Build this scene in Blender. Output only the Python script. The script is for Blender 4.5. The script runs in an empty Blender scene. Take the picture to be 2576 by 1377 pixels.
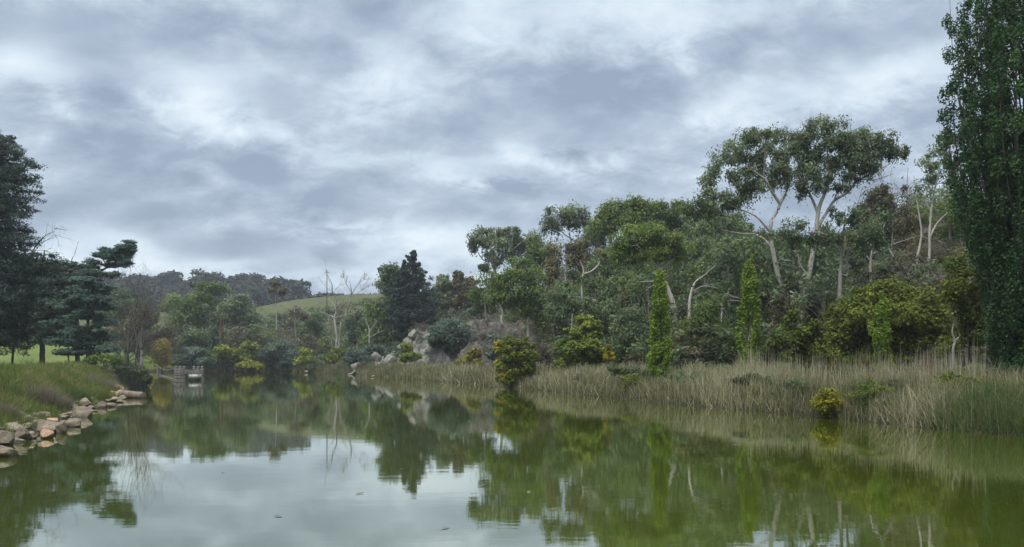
import bpy, bmesh, math
import numpy as np
from mathutils import Vector, noise as mnoise

C = bpy.context.scene.collection
CAM_H, HOR, FD, CX = 2.4, 907.6, 1878.3, 1288.0      # camera height, horizon row, focal length, centre column (photo units, 2576 wide)
RNG = np.random.default_rng(11)

def P(x, y, d):
    """a photo position at a distance d in front of the viewer -> world point"""
    return np.array([(x - CX) / FD * d, d, CAM_H + (HOR - y) / FD * d])
def smooth(a, b, x):
    t = np.clip((x - a) / (b - a), 0, 1); return t * t * (3 - 2 * t)
def nrm(v):
    return v / np.maximum(np.linalg.norm(v, axis=-1, keepdims=True), 1e-9)

# ------------------------------------------------------------------ terrain
LAKE = np.array([(-10, 4), (-11.5, 11), (-13.7, 18.3), (-15.2, 23.1), (-19.4, 32.5), (-23.9, 43.7), (-26.8, 51.7), (-30.6, 59.8),
                 (-37, 74), (-48, 95), (-66, 125), (-82, 150), (-79, 163), (-63, 160), (-50, 164), (-40, 150), (-28, 132), (-15.6, 102),
                 (1.1, 64), (8.8, 42), (13.1, 32.3), (15.2, 25.7), (16.4, 23.9), (21, 12), (22, 4)], float)
def lake_dist(x, y):
    """distance outside the lake (negative inside)"""
    x = np.asarray(x, float); y = np.asarray(y, float)
    best = np.full(x.shape, 1e9); inside = np.zeros(x.shape, bool)
    n = len(LAKE)
    for i in range(n):
        ax, ay = LAKE[i]; bx, by = LAKE[(i + 1) % n]
        dx, dy = bx - ax, by - ay
        t = np.clip(((x - ax) * dx + (y - ay) * dy) / (dx * dx + dy * dy), 0, 1)
        best = np.minimum(best, np.hypot(x - ax - t * dx, y - ay - t * dy))
        cond = ((ay > y) != (by > y)) & (x < dx * (y - ay) / (dy if dy else 1e-9) + ax)
        inside ^= cond
    return np.where(inside, -best, best)
def right_s(x, y):
    return .93 * (x - 16.4) + .37 * (y - 24)
def ground_z(x, y):
    x = np.asarray(x, float); y = np.asarray(y, float)
    s = lake_dist(x, y)
    so = np.maximum(s, 0)
    left = smooth(0, 1, (-.93 * (x + 12.8) - .367 * (y - 18.6) + 2) / 6)      # 1 on the lawn side
    lawn = 1.85 * smooth(0, 4.6, so) + .004 * so
    rs = np.maximum(right_s(x, y), 0)
    right = .3 * smooth(0, .6, so) + .14 * np.minimum(so, 10) + .42 * np.clip(np.minimum(rs, so + 6) - 12.5, 0, 44)
    right = right - .30 * np.clip(rs - 75, 0, 60)*0
    dx = CX + x / np.maximum(y, 1) * FD                                       # bearing as a photo column
    crest = np.interp(dx, [0, 390, 640, 740, 900, 1100, 1400], [17, 18.5, 20.3, 23, 25.2, 24, 20])
    far = np.interp(dx, [-400, 100, 250, 330, 400, 480, 560, 640, 700, 760, 800, 1000, 1300], [60, 52, 42, 39.5, 41.5, 43, 42.5, 40.5, 38, 36, 34, 30, 27])
    zf = crest * smooth(168, 262, y) - 5 * smooth(262, 300, y) + (far - crest + 5) * smooth(300, 480, y)
    zf = zf * smooth(0, 12, so) + .5 * smooth(0, 2, so)
    near = .9 * smooth(0, 2, so)
    m = np.where(y > 175, zf, 0)
    z = np.maximum(np.maximum(left * lawn, (1 - left) * np.where(y < 20, np.minimum(right, near + 30), right)), zf)
    z = np.where(y < 3.9, np.where(np.abs(x) < 22, near, np.maximum(z, near)), z)
    z += (.12 * np.sin(x * .9 + 1.3 * np.sin(y * .31)) * np.sin(y * .7 + x * .2)) * smooth(2, 8, so)
    return np.where(s > 0, z + .02, -1.0 * smooth(0, 2.5, -s))
def gz(x, y):
    return float(ground_z(np.array([x]), np.array([y]))[0])

# ------------------------------------------------------------------ object helpers
def tag(o, label=None, cat=None, group=None, kind=None):
    if label: o['label'] = label
    if cat: o['category'] = cat
    if group: o['group'] = group
    if kind: o['kind'] = kind
    return o
def thing(name, label, cat, loc, group=None):
    o = bpy.data.objects.new(name, None); C.objects.link(o)
    o.empty_display_size = .3; o.location = Vector(loc)
    return tag(o, label, cat, group)
class MB:
    """collects quads; build() links them as one mesh object"""
    def __init__(self):
        self.V = []; self.F = []; self.var = []; self.mi = []; self.n = 0
    def quads(self, v, var, mat=0):
        v = np.asarray(v, float).reshape(-1, 3); k = len(v) // 4
        if k == 0: return
        self.V.append(v); self.F.append(np.arange(4 * k).reshape(k, 4) + self.n); self.n += 4 * k
        self.var.append(np.broadcast_to(np.asarray(var, float), (k,))); self.mi.append(np.full(k, mat))
    def mesh(self, v, f, var=0.5, mat=0):
        v = np.asarray(v, float); f = np.asarray(f, int)
        self.V.append(v); self.F.append(f + self.n); self.n += len(v)
        self.var.append(np.broadcast_to(np.asarray(var, float), (len(f),))); self.mi.append(np.full(len(f), mat))
    def tube(self, pts, rad, sides=7, var=.5, mat=0, sub=3, wig=0.0, cap=False):
        pts = np.asarray(pts, float); rad = np.asarray(rad, float)
        if len(pts) > 2 and sub > 1:
            q = np.vstack([2 * pts[0] - pts[1], pts, 2 * pts[-1] - pts[-2]]); out = []; rr = []
            for i in range(1, len(q) - 2):
                for t in np.arange(sub) / sub:
                    a, b, c, e = q[i - 1], q[i], q[i + 1], q[i + 2]
                    out.append(.5 * (2 * b + (c - a) * t + (2 * a - 5 * b + 4 * c - e) * t * t + (3 * b - a - 3 * c + e) * t ** 3))
                    rr.append(rad[i - 1] * (1 - t) + rad[i] * t)
            out.append(pts[-1]); rr.append(rad[-1]); pts = np.array(out); rad = np.array(rr)
        if wig:
            w = RNG.normal(0, wig, pts.shape); w[0] = 0; pts = pts + w * rad[:, None]
        n = len(pts)
        t = nrm(np.gradient(pts, axis=0))
        ref = np.where(np.abs(t[:, 2:3]) > .9, np.array([[1., 0, 0]]), np.array([[0, 0, 1.]]))
        a = nrm(np.cross(t, ref)); b = np.cross(t, a)
        ang = np.arange(sides) * 2 * np.pi / sides
        ring = pts[:, None] + rad[:, None, None] * (np.cos(ang)[None, :, None] * a[:, None] + np.sin(ang)[None, :, None] * b[:, None])
        v = ring.reshape(-1, 3); i = np.arange(n - 1)[:, None] * sides; j = np.arange(sides)[None]; k = (j + 1) % sides
        f = np.stack([i + j, i + k, i + sides + k, i + sides + j], -1).reshape(-1, 4)
        if cap:
            v = np.vstack([v, pts[:1], pts[-1:]]); m = len(v)
            e = (n - 1) * sides
            f0 = [[m - 2, (j2 + 1) % sides, j2, m - 2] for j2 in range(sides)]
            self.mesh(v, f, var, mat); tri = np.array([[m - 2, (x + 1) % sides, x] for x in range(sides)] + [[m - 1, e + x, e + (x + 1) % sides] for x in range(sides)])
            # quads with a midpoint so every face keeps four corners
            mid = (v[tri[:, 1]] + v[tri[:, 2]]) / 2
            self.quads(np.stack([v[tri[:, 0]], v[tri[:, 1]], mid, v[tri[:, 2]]], 1).reshape(-1, 3), var, mat)
        else:
            self.mesh(v, f, var, mat)
    def box(self, c, size, rot=0.0, var=.5, mat=0, jit=0.0):
        h = np.array(size) / 2; s = np.array([[x, y, z] for x in (-1, 1) for y in (-1, 1) for z in (-1, 1)], float) * h
        if jit: s += RNG.normal(0, jit, s.shape)
        cr, sr = math.cos(rot), math.sin(rot)
        s = s @ np.array([[cr, sr, 0], [-sr, cr, 0], [0, 0, 1]]) + np.array(c)
        self.mesh(s, [[0, 1, 3, 2], [4, 6, 7, 5], [0, 4, 5, 1], [2, 3, 7, 6], [0, 2, 6, 4], [1, 5, 7, 3]], var, mat)
    def build(self, name, mats, parent=None, origin=None, smooth_=False):
        if not isinstance(mats, (list, tuple)): mats = [mats]
        me = bpy.data.meshes.new(name)
        if self.n:
            V = np.vstack(self.V); F = np.vstack(self.F)
            if origin is not None: V = V - np.asarray(origin)
            me.vertices.add(len(V)); me.vertices.foreach_set('co', V.astype(np.float32).ravel())
            me.loops.add(4 * len(F)); me.loops.foreach_set('vertex_index', F.astype(np.int32).ravel())
            me.polygons.add(len(F)); me.polygons.foreach_set('loop_start', (np.arange(len(F)) * 4).astype(np.int32))
            me.polygons.foreach_set('material_index', np.concatenate(self.mi).astype(np.int32))
            me.polygons.foreach_set('use_smooth', np.full(len(F), smooth_))
            at = me.attributes.new('var', 'FLOAT', 'FACE'); at.data.foreach_set('value', np.concatenate(self.var).astype(np.float32))
            me.update(calc_edges=True)
        for m in mats: me.materials.append(m)
        o = bpy.data.objects.new(name, me); C.objects.link(o)
        if parent is not None: o.parent = parent
        elif origin is not None: o.location = Vector(origin)
        return o

# ------------------------------------------------------------------ materials
def nt(name):
    m = bpy.data.materials.new(name); m.use_nodes = True
    t = m.node_tree; t.nodes.clear(); return m, t
def N(t, typ, **kw):
    n = t.nodes.new(typ)
    for k, v in kw.items():
        if k in n.inputs: n.inputs[k].default_value = v
        else: setattr(n, k, v)
    return n
def mixc(t, fac, a, b, blend='MIX'):
    n = t.nodes.new('ShaderNodeMix'); n.data_type = 'RGBA'; n.blend_type = blend
    for s, v in ((n.inputs[0], fac), (n.inputs[6], a), (n.inputs[7], b)):
        if hasattr(v, 'is_linked') or hasattr(v, 'links'): t.links.new(v, s)
        elif isinstance(v, tuple): s.default_value = (*v, 1)
        else: s.default_value = v
    return n.outputs[2]
def math_(t, op, a, b=None, c=None, clamp=False):
    n = t.nodes.new('ShaderNodeMath'); n.operation = op; n.use_clamp = clamp
    for s, v in zip(n.inputs, (a, b, c)):
        if v is None: continue
        if hasattr(v, 'links'): t.links.new(v, s)
        else: s.default_value = v
    return n.outputs[0]
def noise_(t, scale, detail=4, rough=.55, vec=None, dist=0.0):
    n = N(t, 'ShaderNodeTexNoise', Scale=scale, Detail=detail, Roughness=rough, Distortion=dist)
    if vec is not None: t.links.new(vec, n.inputs['Vector'])
    return n.outputs[0]
def ramp(t, fac, stops):
    n = t.nodes.new('ShaderNodeValToRGB'); e = n.color_ramp.elements
    while len(e) < len(stops): e.new(.5)
    for el, (p, c) in zip(e, stops):
        el.position = p; el.color = (*c, 1) if isinstance(c, tuple) else (c, c, c, 1)
    t.links.new(fac, n.inputs[0]); return n.outputs[0]

_leaf = {}
def leaf_mat(key):
    if key in _leaf: return _leaf[key]
    c1, c2, c3 = LEAF[key][:3]
    m, t = nt('leaf_' + key)
    out = N(t, 'ShaderNodeOutputMaterial')
    at = N(t, 'ShaderNodeAttribute', attribute_name='var')
    oi = N(t, 'ShaderNodeObjectInfo')
    v = math_(t, 'ADD', at.outputs['Fac'], math_(t, 'MULTIPLY_ADD', oi.outputs['Random'], .24, -.12))
    col = ramp(t, v, [(.08, c1), (.55, c2), (.97, c3)])
    bs = N(t, 'ShaderNodeBsdfPrincipled', Roughness=.62)
    bs.inputs['Specular IOR Level'].default_value = .25
    t.links.new(col, bs.inputs['Base Color'])
    tr = N(t, 'ShaderNodeBsdfTranslucent'); t.links.new(col, tr.inputs['Color'])
    mx = N(t, 'ShaderNodeMixShader'); mx.inputs[0].default_value = .33
    t.links.new(bs.outputs[0], mx.inputs[1]); t.links.new(tr.outputs[0], mx.inputs[2])
    t.links.new(mx.outputs[0], out.inputs[0])
    _leaf[key] = m; return m

# leaf kinds: three colours, aspect of a leaf, droop, upward bias, squash of a clump
LEAF = {
 'gum_grey':   ((0.078, 0.106, 0.061), (0.161, 0.209, 0.113), (0.275, 0.331, 0.178), .34, .7, .5, .75),
 'gum_green':  ((0.057, 0.095, 0.026), (0.127, 0.187, 0.044), (0.220, 0.283, 0.071), .34, .7, .5, .75),
 'gum_dark':   ((0.049, 0.079, 0.039), (0.110, 0.163, 0.074), (0.200, 0.261, 0.122), .34, .7, .45, .75),
 'gum_brown':  ((0.074, 0.075, 0.040), (0.141, 0.134, 0.069), (0.228, 0.195, 0.101), .36, .6, .45, .75),
 'olive':      ((.048,.076,.011), (.122,.155,.019), (.21,.24,.034), .5, .2, .7, .7),
 'gold':       ((0.101, 0.112, 0.016), (0.202, 0.202, 0.025), (0.336, 0.302, 0.034), .55, .2, .6, .7),
 'yellow':     ((0.168, 0.168, 0.011), (0.336, 0.291, 0.020), (0.515, 0.414, 0.034), .55, .2, .6, .7),
 'lime':       ((0.084, 0.123, 0.016), (0.168, 0.207, 0.028), (0.258, 0.291, 0.045), .55, .2, .6, .7),
 'willow':     ((0.213, 0.174, 0.022), (0.358, 0.291, 0.045), (0.470, 0.381, 0.078), .25, .9, .3, 1.0),
 'poplar':     ((0.023, 0.057, 0.020), (0.051, 0.111, 0.037), (0.094, 0.179, 0.060), .75, .1, .4, 1.3),
 'young_poplar': ((0.091, 0.158, 0.019), (0.175, 0.260, 0.031), (0.266, 0.345, 0.054), .7, -.2, .3, 1.5),
 'cypress':    ((0.030, 0.052, 0.041), (0.076, 0.113, 0.086), (0.147, 0.204, 0.151), .30, .1, .6, .45),
 'cedar':      ((0.041, 0.082, 0.067), (0.086, 0.147, 0.119), (0.140, 0.217, 0.175), .30, .1, .8, .35),
 'pine':       ((0.023, 0.040, 0.033), (0.051, 0.074, 0.061), (0.093, 0.121, 0.094), .25, -.1, .3, .7),
 'wattle':     ((0.052, 0.082, 0.059), (0.101, 0.146, 0.103), (0.167, 0.222, 0.160), .32, .2, .6, .6),
 'scrub':      ((0.040, 0.055, 0.024), (0.091, 0.116, 0.047), (0.160, 0.183, 0.081), .36, .3, .5, .7),
 'drab':       ((0.056, 0.052, 0.035), (0.109, 0.099, 0.064), (0.172, 0.155, 0.105), .30, .2, .5, .75),
 'far':        ((0.018, 0.026, 0.022), (0.034, 0.046, 0.036), (0.058, 0.072, 0.055), .4, .3, .5, .75),
}

def bark_mat(name, base, patch, dark, scale=1.0):
    m, t = nt(name); out = N(t, 'ShaderNodeOutputMaterial')
    tc = N(t, 'ShaderNodeTexCoord'); mp = N(t, 'ShaderNodeMapping'); mp.inputs['Scale'].default_value = (1, 1, .28)
    t.links.new(tc.outputs['Object'], mp.inputs[0])
    n1 = noise_(t, 2.2 * scale, 5, .6, mp.outputs[0]); n2 = noise_(t, 7 * scale, 4, .6, mp.outputs[0])
    col = mixc(t, ramp(t, n1, [(.45, 0.), (.56, 1.)]), base, patch)
    col = mixc(t, ramp(t, n2, [(.56, 0.), (.68, 1.)]), col, dark)
    bs = N(t, 'ShaderNodeBsdfPrincipled', Roughness=.8); t.links.new(col, bs.inputs['Base Color'])
    bp = N(t, 'ShaderNodeBump', Strength=.5, Distance=.03); t.links.new(n2, bp.inputs['Height']); t.links.new(bp.outputs[0], bs.inputs['Normal'])
    t.links.new(bs.outputs[0], out.inputs[0]); return m
BARK = {
 'white': bark_mat('bark_white_gum', (.31,.285,.24), (.42,.40,.35), (.13,.105,.08)),
 'grey': bark_mat('bark_grey', (.19,.17,.145), (.28,.26,.23), (.08,.07,.06)),
 'dead': bark_mat('bark_bleached', (.27,.26,.23), (.36,.35,.32), (.15,.13,.115)),
 'dark': bark_mat('bark_dark', (.045,.038,.032), (.075,.065,.055), (.02,.017,.014)),
 'brown': bark_mat('bark_brown', (.12,.09,.065), (.18,.14,.11), (.05,.038,.03)),
 'rust': bark_mat('bark_rust', (.30,.16,.09), (.36,.24,.16), (.16,.08,.05)),
}

# ------------------------------------------------------------------ foliage
def rand_unit(n, rng):
    return nrm(rng.normal(size=(n, 3)))
def leaves(mb, cen, rad, per, L, key, rng, clumpvar=None, mat=0, spread=.5):
    """cen (M,3) clump centres, rad (M,3) clump radii, per leaves each; L leaf length (M,)"""
    asp, droop, up, sq = LEAF[key][3:7]
    M = len(cen)
    if M == 0: return
    if clumpvar is None: clumpvar = rng.random(M)
    K = M * per
    ci = np.repeat(np.arange(M), per)
    u = rand_unit(K, rng) * (rng.random((K, 1)) ** spread)
    p = cen[ci] + u * rad[ci]
    o = nrm(u)
    if key.startswith('gum') or key == 'willow':
        dr = rng.random(K) < .4
        tail = rng.exponential(.55, K) * rad[ci, 2] * dr
        p[:, 2] -= tail; p[:, :2] -= (u[:, :2] * rad[ci][:, :2]) * (.35 * dr)[:, None]
    nn = nrm(.9 * o + .75 * rng.normal(size=(K, 3)) * .8 + np.array([0, 0, up]))
    t = rng.normal(size=(K, 3)) + np.array([0, 0, -2.0 * droop]) + .3 * o
    t = nrm(t - (t * nn).sum(1, keepdims=True) * nn)
    w = np.cross(nn, t)
    l = L[ci][:, None] * rng.uniform(.6, 1.35, (K, 1))
    hw = l * asp * .62
    q = np.stack([p - t * l * .5, p + w * hw + t * l * .05, p + t * l * .55, p - w * hw + t * l * .05], 1)
    var = np.clip(.5 + .6 * (clumpvar[ci] - .5) + .42 * (rng.random(K) - .5), 0, 1)
    mb.quads(q.reshape(-1, 3), var, mat)

def lobes_to_clumps(lobes, d, subr, dens, umb, key, rng):
    cen, rad, cv = [], [], []
    sq = LEAF[key][6]; lobes = list(lobes); m0 = len(lobes)
    for i in range(m0):          # sparse foliage joining neighbouring lobes
        for j in range(i):
            A, B = lobes[i], lobes[j]; g_ = math.hypot((A[0] - B[0]) / (A[2] + B[2]), (A[1] - B[1]) / (A[3] + B[3]))
            if .7 < g_ < 1.75 and rng.random() < .22:
                lobes.append(((A[0] + B[0]) / 2 + rng.normal(0, 4), (A[1] + B[1]) / 2 + rng.normal(0, 4), (A[2] + B[2]) * .3, (A[3] + B[3]) * .36))
    for lb in lobes:
        x, y, rx, ry = lb[:4]; off = lb[4] if len(lb) > 4 else rng.normal(0, .5) * rx / FD * d
        c = P(x, y, d + off); c[0] = (x - CX) / FD * (d + off)
        R = np.array([rx, .95 * rx, ry * 1.2]) / FD * d * 1.12
        r0 = min(subr, R.min() * .75)
        k = max(3, int(dens * 1.75 * (R[0] * R[2]) / (r0 * r0 * sq ** .5)))
        u = rand_unit(k * 2, rng) * (rng.random((k * 2, 1)) ** .5) * rng.uniform(.85, 1.3, (k * 2, 1))
        keep = (u[:, 2] > -.25) | (rng.random(k * 2) > umb)
        u = u[keep][:k]; k = len(u)
        e = np.maximum(R - .7 * r0, R * .35)
        cen.append(c + u * e)
        s = r0 * rng.uniform(.6, 1.25, (k, 1))
        far_ = rng.random(k) < .16; cen[-1] = np.where(far_[:, None], c + u * e * rng.uniform(1.1, 1.5, (k, 1)), cen[-1]); s = np.where(far_[:, None], s * .55, s)
        rad.append(s * np.array([1.35, 1.35, 1.35 * sq]))
        cv.append(np.clip(.5 + rng.normal(0, .2) + rng.normal(0, .26, k), 0, 1))
    return np.vstack(cen), np.vstack(rad), np.concatenate(cv)

def curve_between(a, b, rng, sag=.12, n=4):
    t = np.linspace(0, 1, n)[:, None]; L = np.linalg.norm(b - a)
    off = rng.normal(0, sag * L, 3); off[2] = abs(off[2]) * .6 if b[2] > a[2] else off[2]
    return a + (b - a) * t + off * (4 * t * (1 - t)) * .5
def sample_line(pts, rad, step=.7):
    out, rr = [], []
    for i in range(len(pts) - 1):
        k = max(1, int(np.linalg.norm(pts[i + 1] - pts[i]) / step))
        for j in range(k):
            t = j / k; out.append(pts[i] * (1 - t) + pts[i + 1] * t); rr.append(rad[i] * (1 - t) + rad[i + 1] * t)
    out.append(pts[-1]); rr.append(rad[-1]); return out, rr

def twig_fan(mb, a, dirv, L, r, lev, rng, droop=0.0, spread=.6, kids=3, mat=0, sides=4):
    """bare branching twigs"""
    dirv = nrm(dirv); n = 4; pts = [a]; dv = dirv.copy()
    for i in range(n):
        dv = nrm(dv + rng.normal(0, .16, 3) + np.array([0, 0, -droop * .3])); pts.append(pts[-1] + dv * L / n)
    mb.tube(np.array(pts), np.linspace(r, r * .45, n + 1), sides, mat=mat, sub=1)
    if lev <= 0: return
    for k in range(kids):
        i = rng.integers(1, n + 1) if k else n
        nd = nrm(dirv + rng.normal(0, spread, 3) + np.array([0, 0, .1 - droop]))
        twig_fan(mb, pts[i], nd, L * rng.uniform(.5, .75), r * .5, lev - 1, rng, droop, spread, kids, mat, sides)

SEED = [100]
def tree(name, label, d, lobes=(), trunk=None, limbs=(), leaf='gum_grey', bark='white', dens=1.0, per=95, subr=None, leafL=None, umb=.45,
         cat='tree', group=None, twigs=True, extra=(), twigr=1.0, depth_j=None, trunk_name='trunk', crown_name='crown', dead=()):
    """trunk/limbs: rows (column, row or None for the ground, radius in m[, depth offset]); lobes: (column, row, half width, half height[, depth offset])"""
    SEED[0] += 1; rng = np.random.default_rng(SEED[0])
    subr = subr or d * .0098; leafL = leafL or d * .0038
    lobes = list(lobes); allb = lobes + [l for e in extra for l in e[1]]
    mx = np.average([l[0] for l in allb], weights=[l[2] * l[3] for l in allb]) if allb else trunk[0][0]
    bx = (trunk[0][0] - CX) / FD * d if trunk else (mx - CX) / FD * d
    bz = gz(bx, d)
    base = np.array([bx, d, bz])
    def pt(r):
        o = r[3] if len(r) > 3 else 0
        if r[1] is None: return np.array([bx + 0., d + o, bz - .1])
        q = P(r[0], r[1], d); q[1] += o; return q
    root = thing(name, label, cat, base, group)
    wood = MB(); nodes, nr = [], []
    if trunk is None:
        top = min(l[1] - .3 * l[3] for l in allb); mid = np.average([l[1] for l in allb])
        tz = P(mx, mid, d)[2]
        h = max(tz - bz, .4); r = max(.02, h * .022)
        tp = [base + [0, 0, -.1], base + [rng.normal(0, .02) * h, 0, h * .4], base + [rng.normal(0, .04) * h, 0, h * .8], np.array([bx, d, bz + h * 1.05])]
        tr = [r * 1.25, r, r * .75, r * .4]
    else:
        tp = [pt(r) for r in trunk]; tr = [r[2] * .54 for r in trunk]
        if tp[1][2] < tp[0][2]: tp[0] = tp[1] - [0, 0, 1.]
    wood.tube(np.array(tp), tr, 9, sub=4, wig=.05)
    a, b = sample_line([np.array(q) for q in tp], tr); h0 = len(a) // 3
    nodes += a[h0:]; nr += b[h0:]
    for lm in limbs:
        lp = [pt(r) for r in lm]; lr = [r[2] * .75 for r in lm]
        # depth drift so limbs reach towards and away from the viewer
        dr = rng.normal(0, .25) * np.linalg.norm(lp[-1] - lp[0])
        for i in range(1, len(lp)): lp[i] = lp[i] + np.array([0, dr * (i / (len(lp) - 1)), 0])
        wood.tube(np.array(lp), lr, 7, sub=4, wig=.08)
        a, b = sample_line(lp, lr); nodes += a; nr += b
    for lm in dead:
        lp = np.array([pt(r) for r in lm]); wood.tube(lp, [r[2] for r in lm], 5, sub=4, wig=.1)
        for i in range(1, len(lp)):
            for k in range(3):
                twig_fan(wood, lp[i], (lp[i] - lp[i - 1]) / np.linalg.norm(lp[i] - lp[i - 1]) + rng.normal(0, .6, 3), np.linalg.norm(lp[i] - lp[i - 1]) * rng.uniform(.5, .9), lm[i][2] * .5, 1, rng, kids=2)
    nodes = np.array(nodes); nr = np.array(nr)
    parts = ([(leaf, lobes)] if lobes else []) + list(extra)
    for key, lbs in parts:
        cen, rad, cv = lobes_to_clumps(lbs, d, subr, dens, umb, key, rng)
        mb = MB(); leaves(mb, cen, rad, per, np.full(len(cen), leafL), key, rng, cv)
        mb.build(crown_name, leaf_mat(key), root, base)
        if twigs:
            # lobe limbs first, then twigs to a share of the clumps
            ln = []
            for lb in lbs:
                c = P(lb[0], lb[1] + lb[3] * .4, d + (lb[4] if len(lb) > 4 else 0))
                dist = np.linalg.norm(nodes - c, axis=1) + np.maximum(nodes[:, 2] - c[2], 0) * 1.5
                i = int(np.argmin(dist))
                cu = curve_between(nodes[i], c, rng); r = min(nr[i] * .7, .0016 * d * twigr + .02)
                rr = np.linspace(r, r * .45, len(cu))
                if np.linalg.norm(nodes[i] - c) > .3: wood.tube(cu, rr, 6, sub=3, wig=.08)
                a, b = sample_line(list(cu), rr); ln += a; nr = np.concatenate([nr, b])
                nodes = np.vstack([nodes, np.array(a)])
            for c in cen[::2]:
                dist = np.linalg.norm(nodes - c, axis=1) + np.maximum(nodes[:, 2] - c[2], 0) * 1.0
                i = int(np.argmin(dist)); cu = curve_between(nodes[i], c, rng, .2)
                r = min(nr[i] * .6, .00045 * d * twigr + .006)
                wood.tube(cu, np.linspace(r, r * .4, len(cu)), 4, sub=1)
    wood.build(trunk_name, BARK[bark], root, base, True)
    return root

# ------------------------------------------------------------------ ground, water, sky
def axis(a, b, fine, lo, hi):
    mid = np.arange(a, b + fine, fine)
    def out(e, lim, s):
        r = []; st = fine
        while (lim - e) * s > 0:
            st *= 1.11; e += s * st; r.append(e)
        return r
    return np.array(out(a, lo, -1)[::-1] + list(mid) + out(b, hi, 1))
gx = axis(-45, 40, .7, -1500, 1500); gy = axis(2, 130, .9, -900, 2200)
X, Y = np.meshgrid(gx, gy); Z = ground_z(X.ravel(), Y.ravel()).reshape(X.shape)
gv = np.stack([X, Y, Z], -1).reshape(-1, 3)
nx = len(gx); ii = (np.arange(len(gy) - 1)[:, None] * nx + np.arange(nx - 1)[None]).ravel()
gf = np.stack([ii, ii + 1, ii + nx + 1, ii + nx], -1)
fc = gv[gf].mean(1); fx, fy = fc[:, 0], fc[:, 1]
so = lake_dist(fx, fy); rs = right_s(fx, fy)
lawn = smooth(-2, 3, -.93 * (fx + 12.8) - .367 * (fy - 18.6)) * smooth(2.2, 4.2, so) * ((fy < 140) | (fx < -60))
padd = smooth(205, 225, fy) * (1 - smooth(290, 310, fy)) * (fx < 0)
gm_, t = nt('ground'); out = N(t, 'ShaderNodeOutputMaterial')
tc = N(t, 'ShaderNodeTexCoord'); a1 = N(t, 'ShaderNodeAttribute', attribute_name='lawn'); a2 = N(t, 'ShaderNodeAttribute', attribute_name='paddock')
na = noise_(t, .35, 6, .65, tc.outputs['Object']); nb = noise_(t, 3.0, 5, .7, tc.outputs['Object']); nc = noise_(t, .06, 4, .6, tc.outputs['Object'])
soil = ramp(t, math_(t, 'MULTIPLY_ADD', nb, .5, math_(t, 'MULTIPLY', na, .5)), [(.35, (.02, .018, .013)), (.5, (.042, .038, .027)), (.62, (.085, .072, .052))])
lawnc = ramp(t, math_(t, 'MULTIPLY_ADD', nb, .45, math_(t, 'MULTIPLY', nc, .55)), [(.36, (.06, .095, .02)), (.52, (.105, .14, .03)), (.66, (.16, .165, .055))])
padc = ramp(t, math_(t, 'MULTIPLY_ADD', na, .6, math_(t, 'MULTIPLY', nc, .4)), [(.38, (.050, .063, .028)), (.6, (.088, .098, .045))])
col = mixc(t, a1.outputs['Fac'], soil, lawnc); col = mixc(t, a2.outputs['Fac'], col, padc)
bs = N(t, 'ShaderNodeBsdfPrincipled', Roughness=.95); bs.inputs['Specular IOR Level'].default_value = .1
t.links.new(col, bs.inputs['Base Color'])
bp = N(t, 'ShaderNodeBump', Strength=.7, Distance=.15); t.links.new(nb, bp.inputs['Height']); t.links.new(bp.outputs[0], bs.inputs['Normal'])
t.links.new(bs.outputs[0], out.inputs[0])
g = MB(); g.mesh(gv, gf); go = g.build('ground', gm_, smooth_=True); tag(go, kind='structure')
for nm, val in (('lawn', lawn), ('paddock', padd)):
    at = go.data.attributes.new(nm, 'FLOAT', 'FACE'); at.data.foreach_set('value', val.astype(np.float32))

wm, t = nt('pond_water'); out = N(t, 'ShaderNodeOutputMaterial')
tc = N(t, 'ShaderNodeTexCoord'); mp = N(t, 'ShaderNodeMapping'); mp.inputs['Scale'].default_value = (.55, 1.5, 1); t.links.new(tc.outputs['Object'], mp.inputs[0])
w1 = noise_(t, 1.1, 3, .55, mp.outputs[0]); w2 = noise_(t, 6.0, 3, .6, mp.outputs[0])
mpb = N(t, 'ShaderNodeMapping'); mpb.inputs['Scale'].default_value = (.05, .11, 1); t.links.new(tc.outputs['Object'], mpb.inputs[0])
w3 = ramp(t, noise_(t, 1.0, 3, .5, mpb.outputs[0]), [(.35, .35), (.65, 1.)])
hgt = math_(t, 'MULTIPLY', math_(t, 'MULTIPLY_ADD', w2, .22, w1), w3)
bp = N(t, 'ShaderNodeBump', Strength=.02, Distance=.12); t.links.new(hgt, bp.inputs['Height'])
murk = N(t, 'ShaderNodeBsdfDiffuse'); murk.inputs['Color'].default_value = (.058, .078, .007, 1)
gl = N(t, 'ShaderNodeBsdfGlossy', Roughness=.012); gl.inputs['Color'].default_value = (.95, .965, .94, 1)
t.links.new(bp.outputs[0], gl.inputs['Normal'])
fr = N(t, 'ShaderNodeFresnel', IOR=1.33)
fac = math_(t, 'POWER', fr.outputs[0], .36)
mx = N(t, 'ShaderNodeMixShader'); t.links.new(fac, mx.inputs[0]); t.links.new(murk.outputs[0], mx.inputs[1]); t.links.new(gl.outputs[0], mx.inputs[2])
t.links.new(mx.outputs[0], out.inputs[0])
w = MB(); w.mesh([(-110, 3, 0), (40, 3, 0), (40, 185, 0), (-110, 185, 0)], [[0, 1, 2, 3]])
tag(w.build('pond_water', wm), kind='structure')

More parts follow.
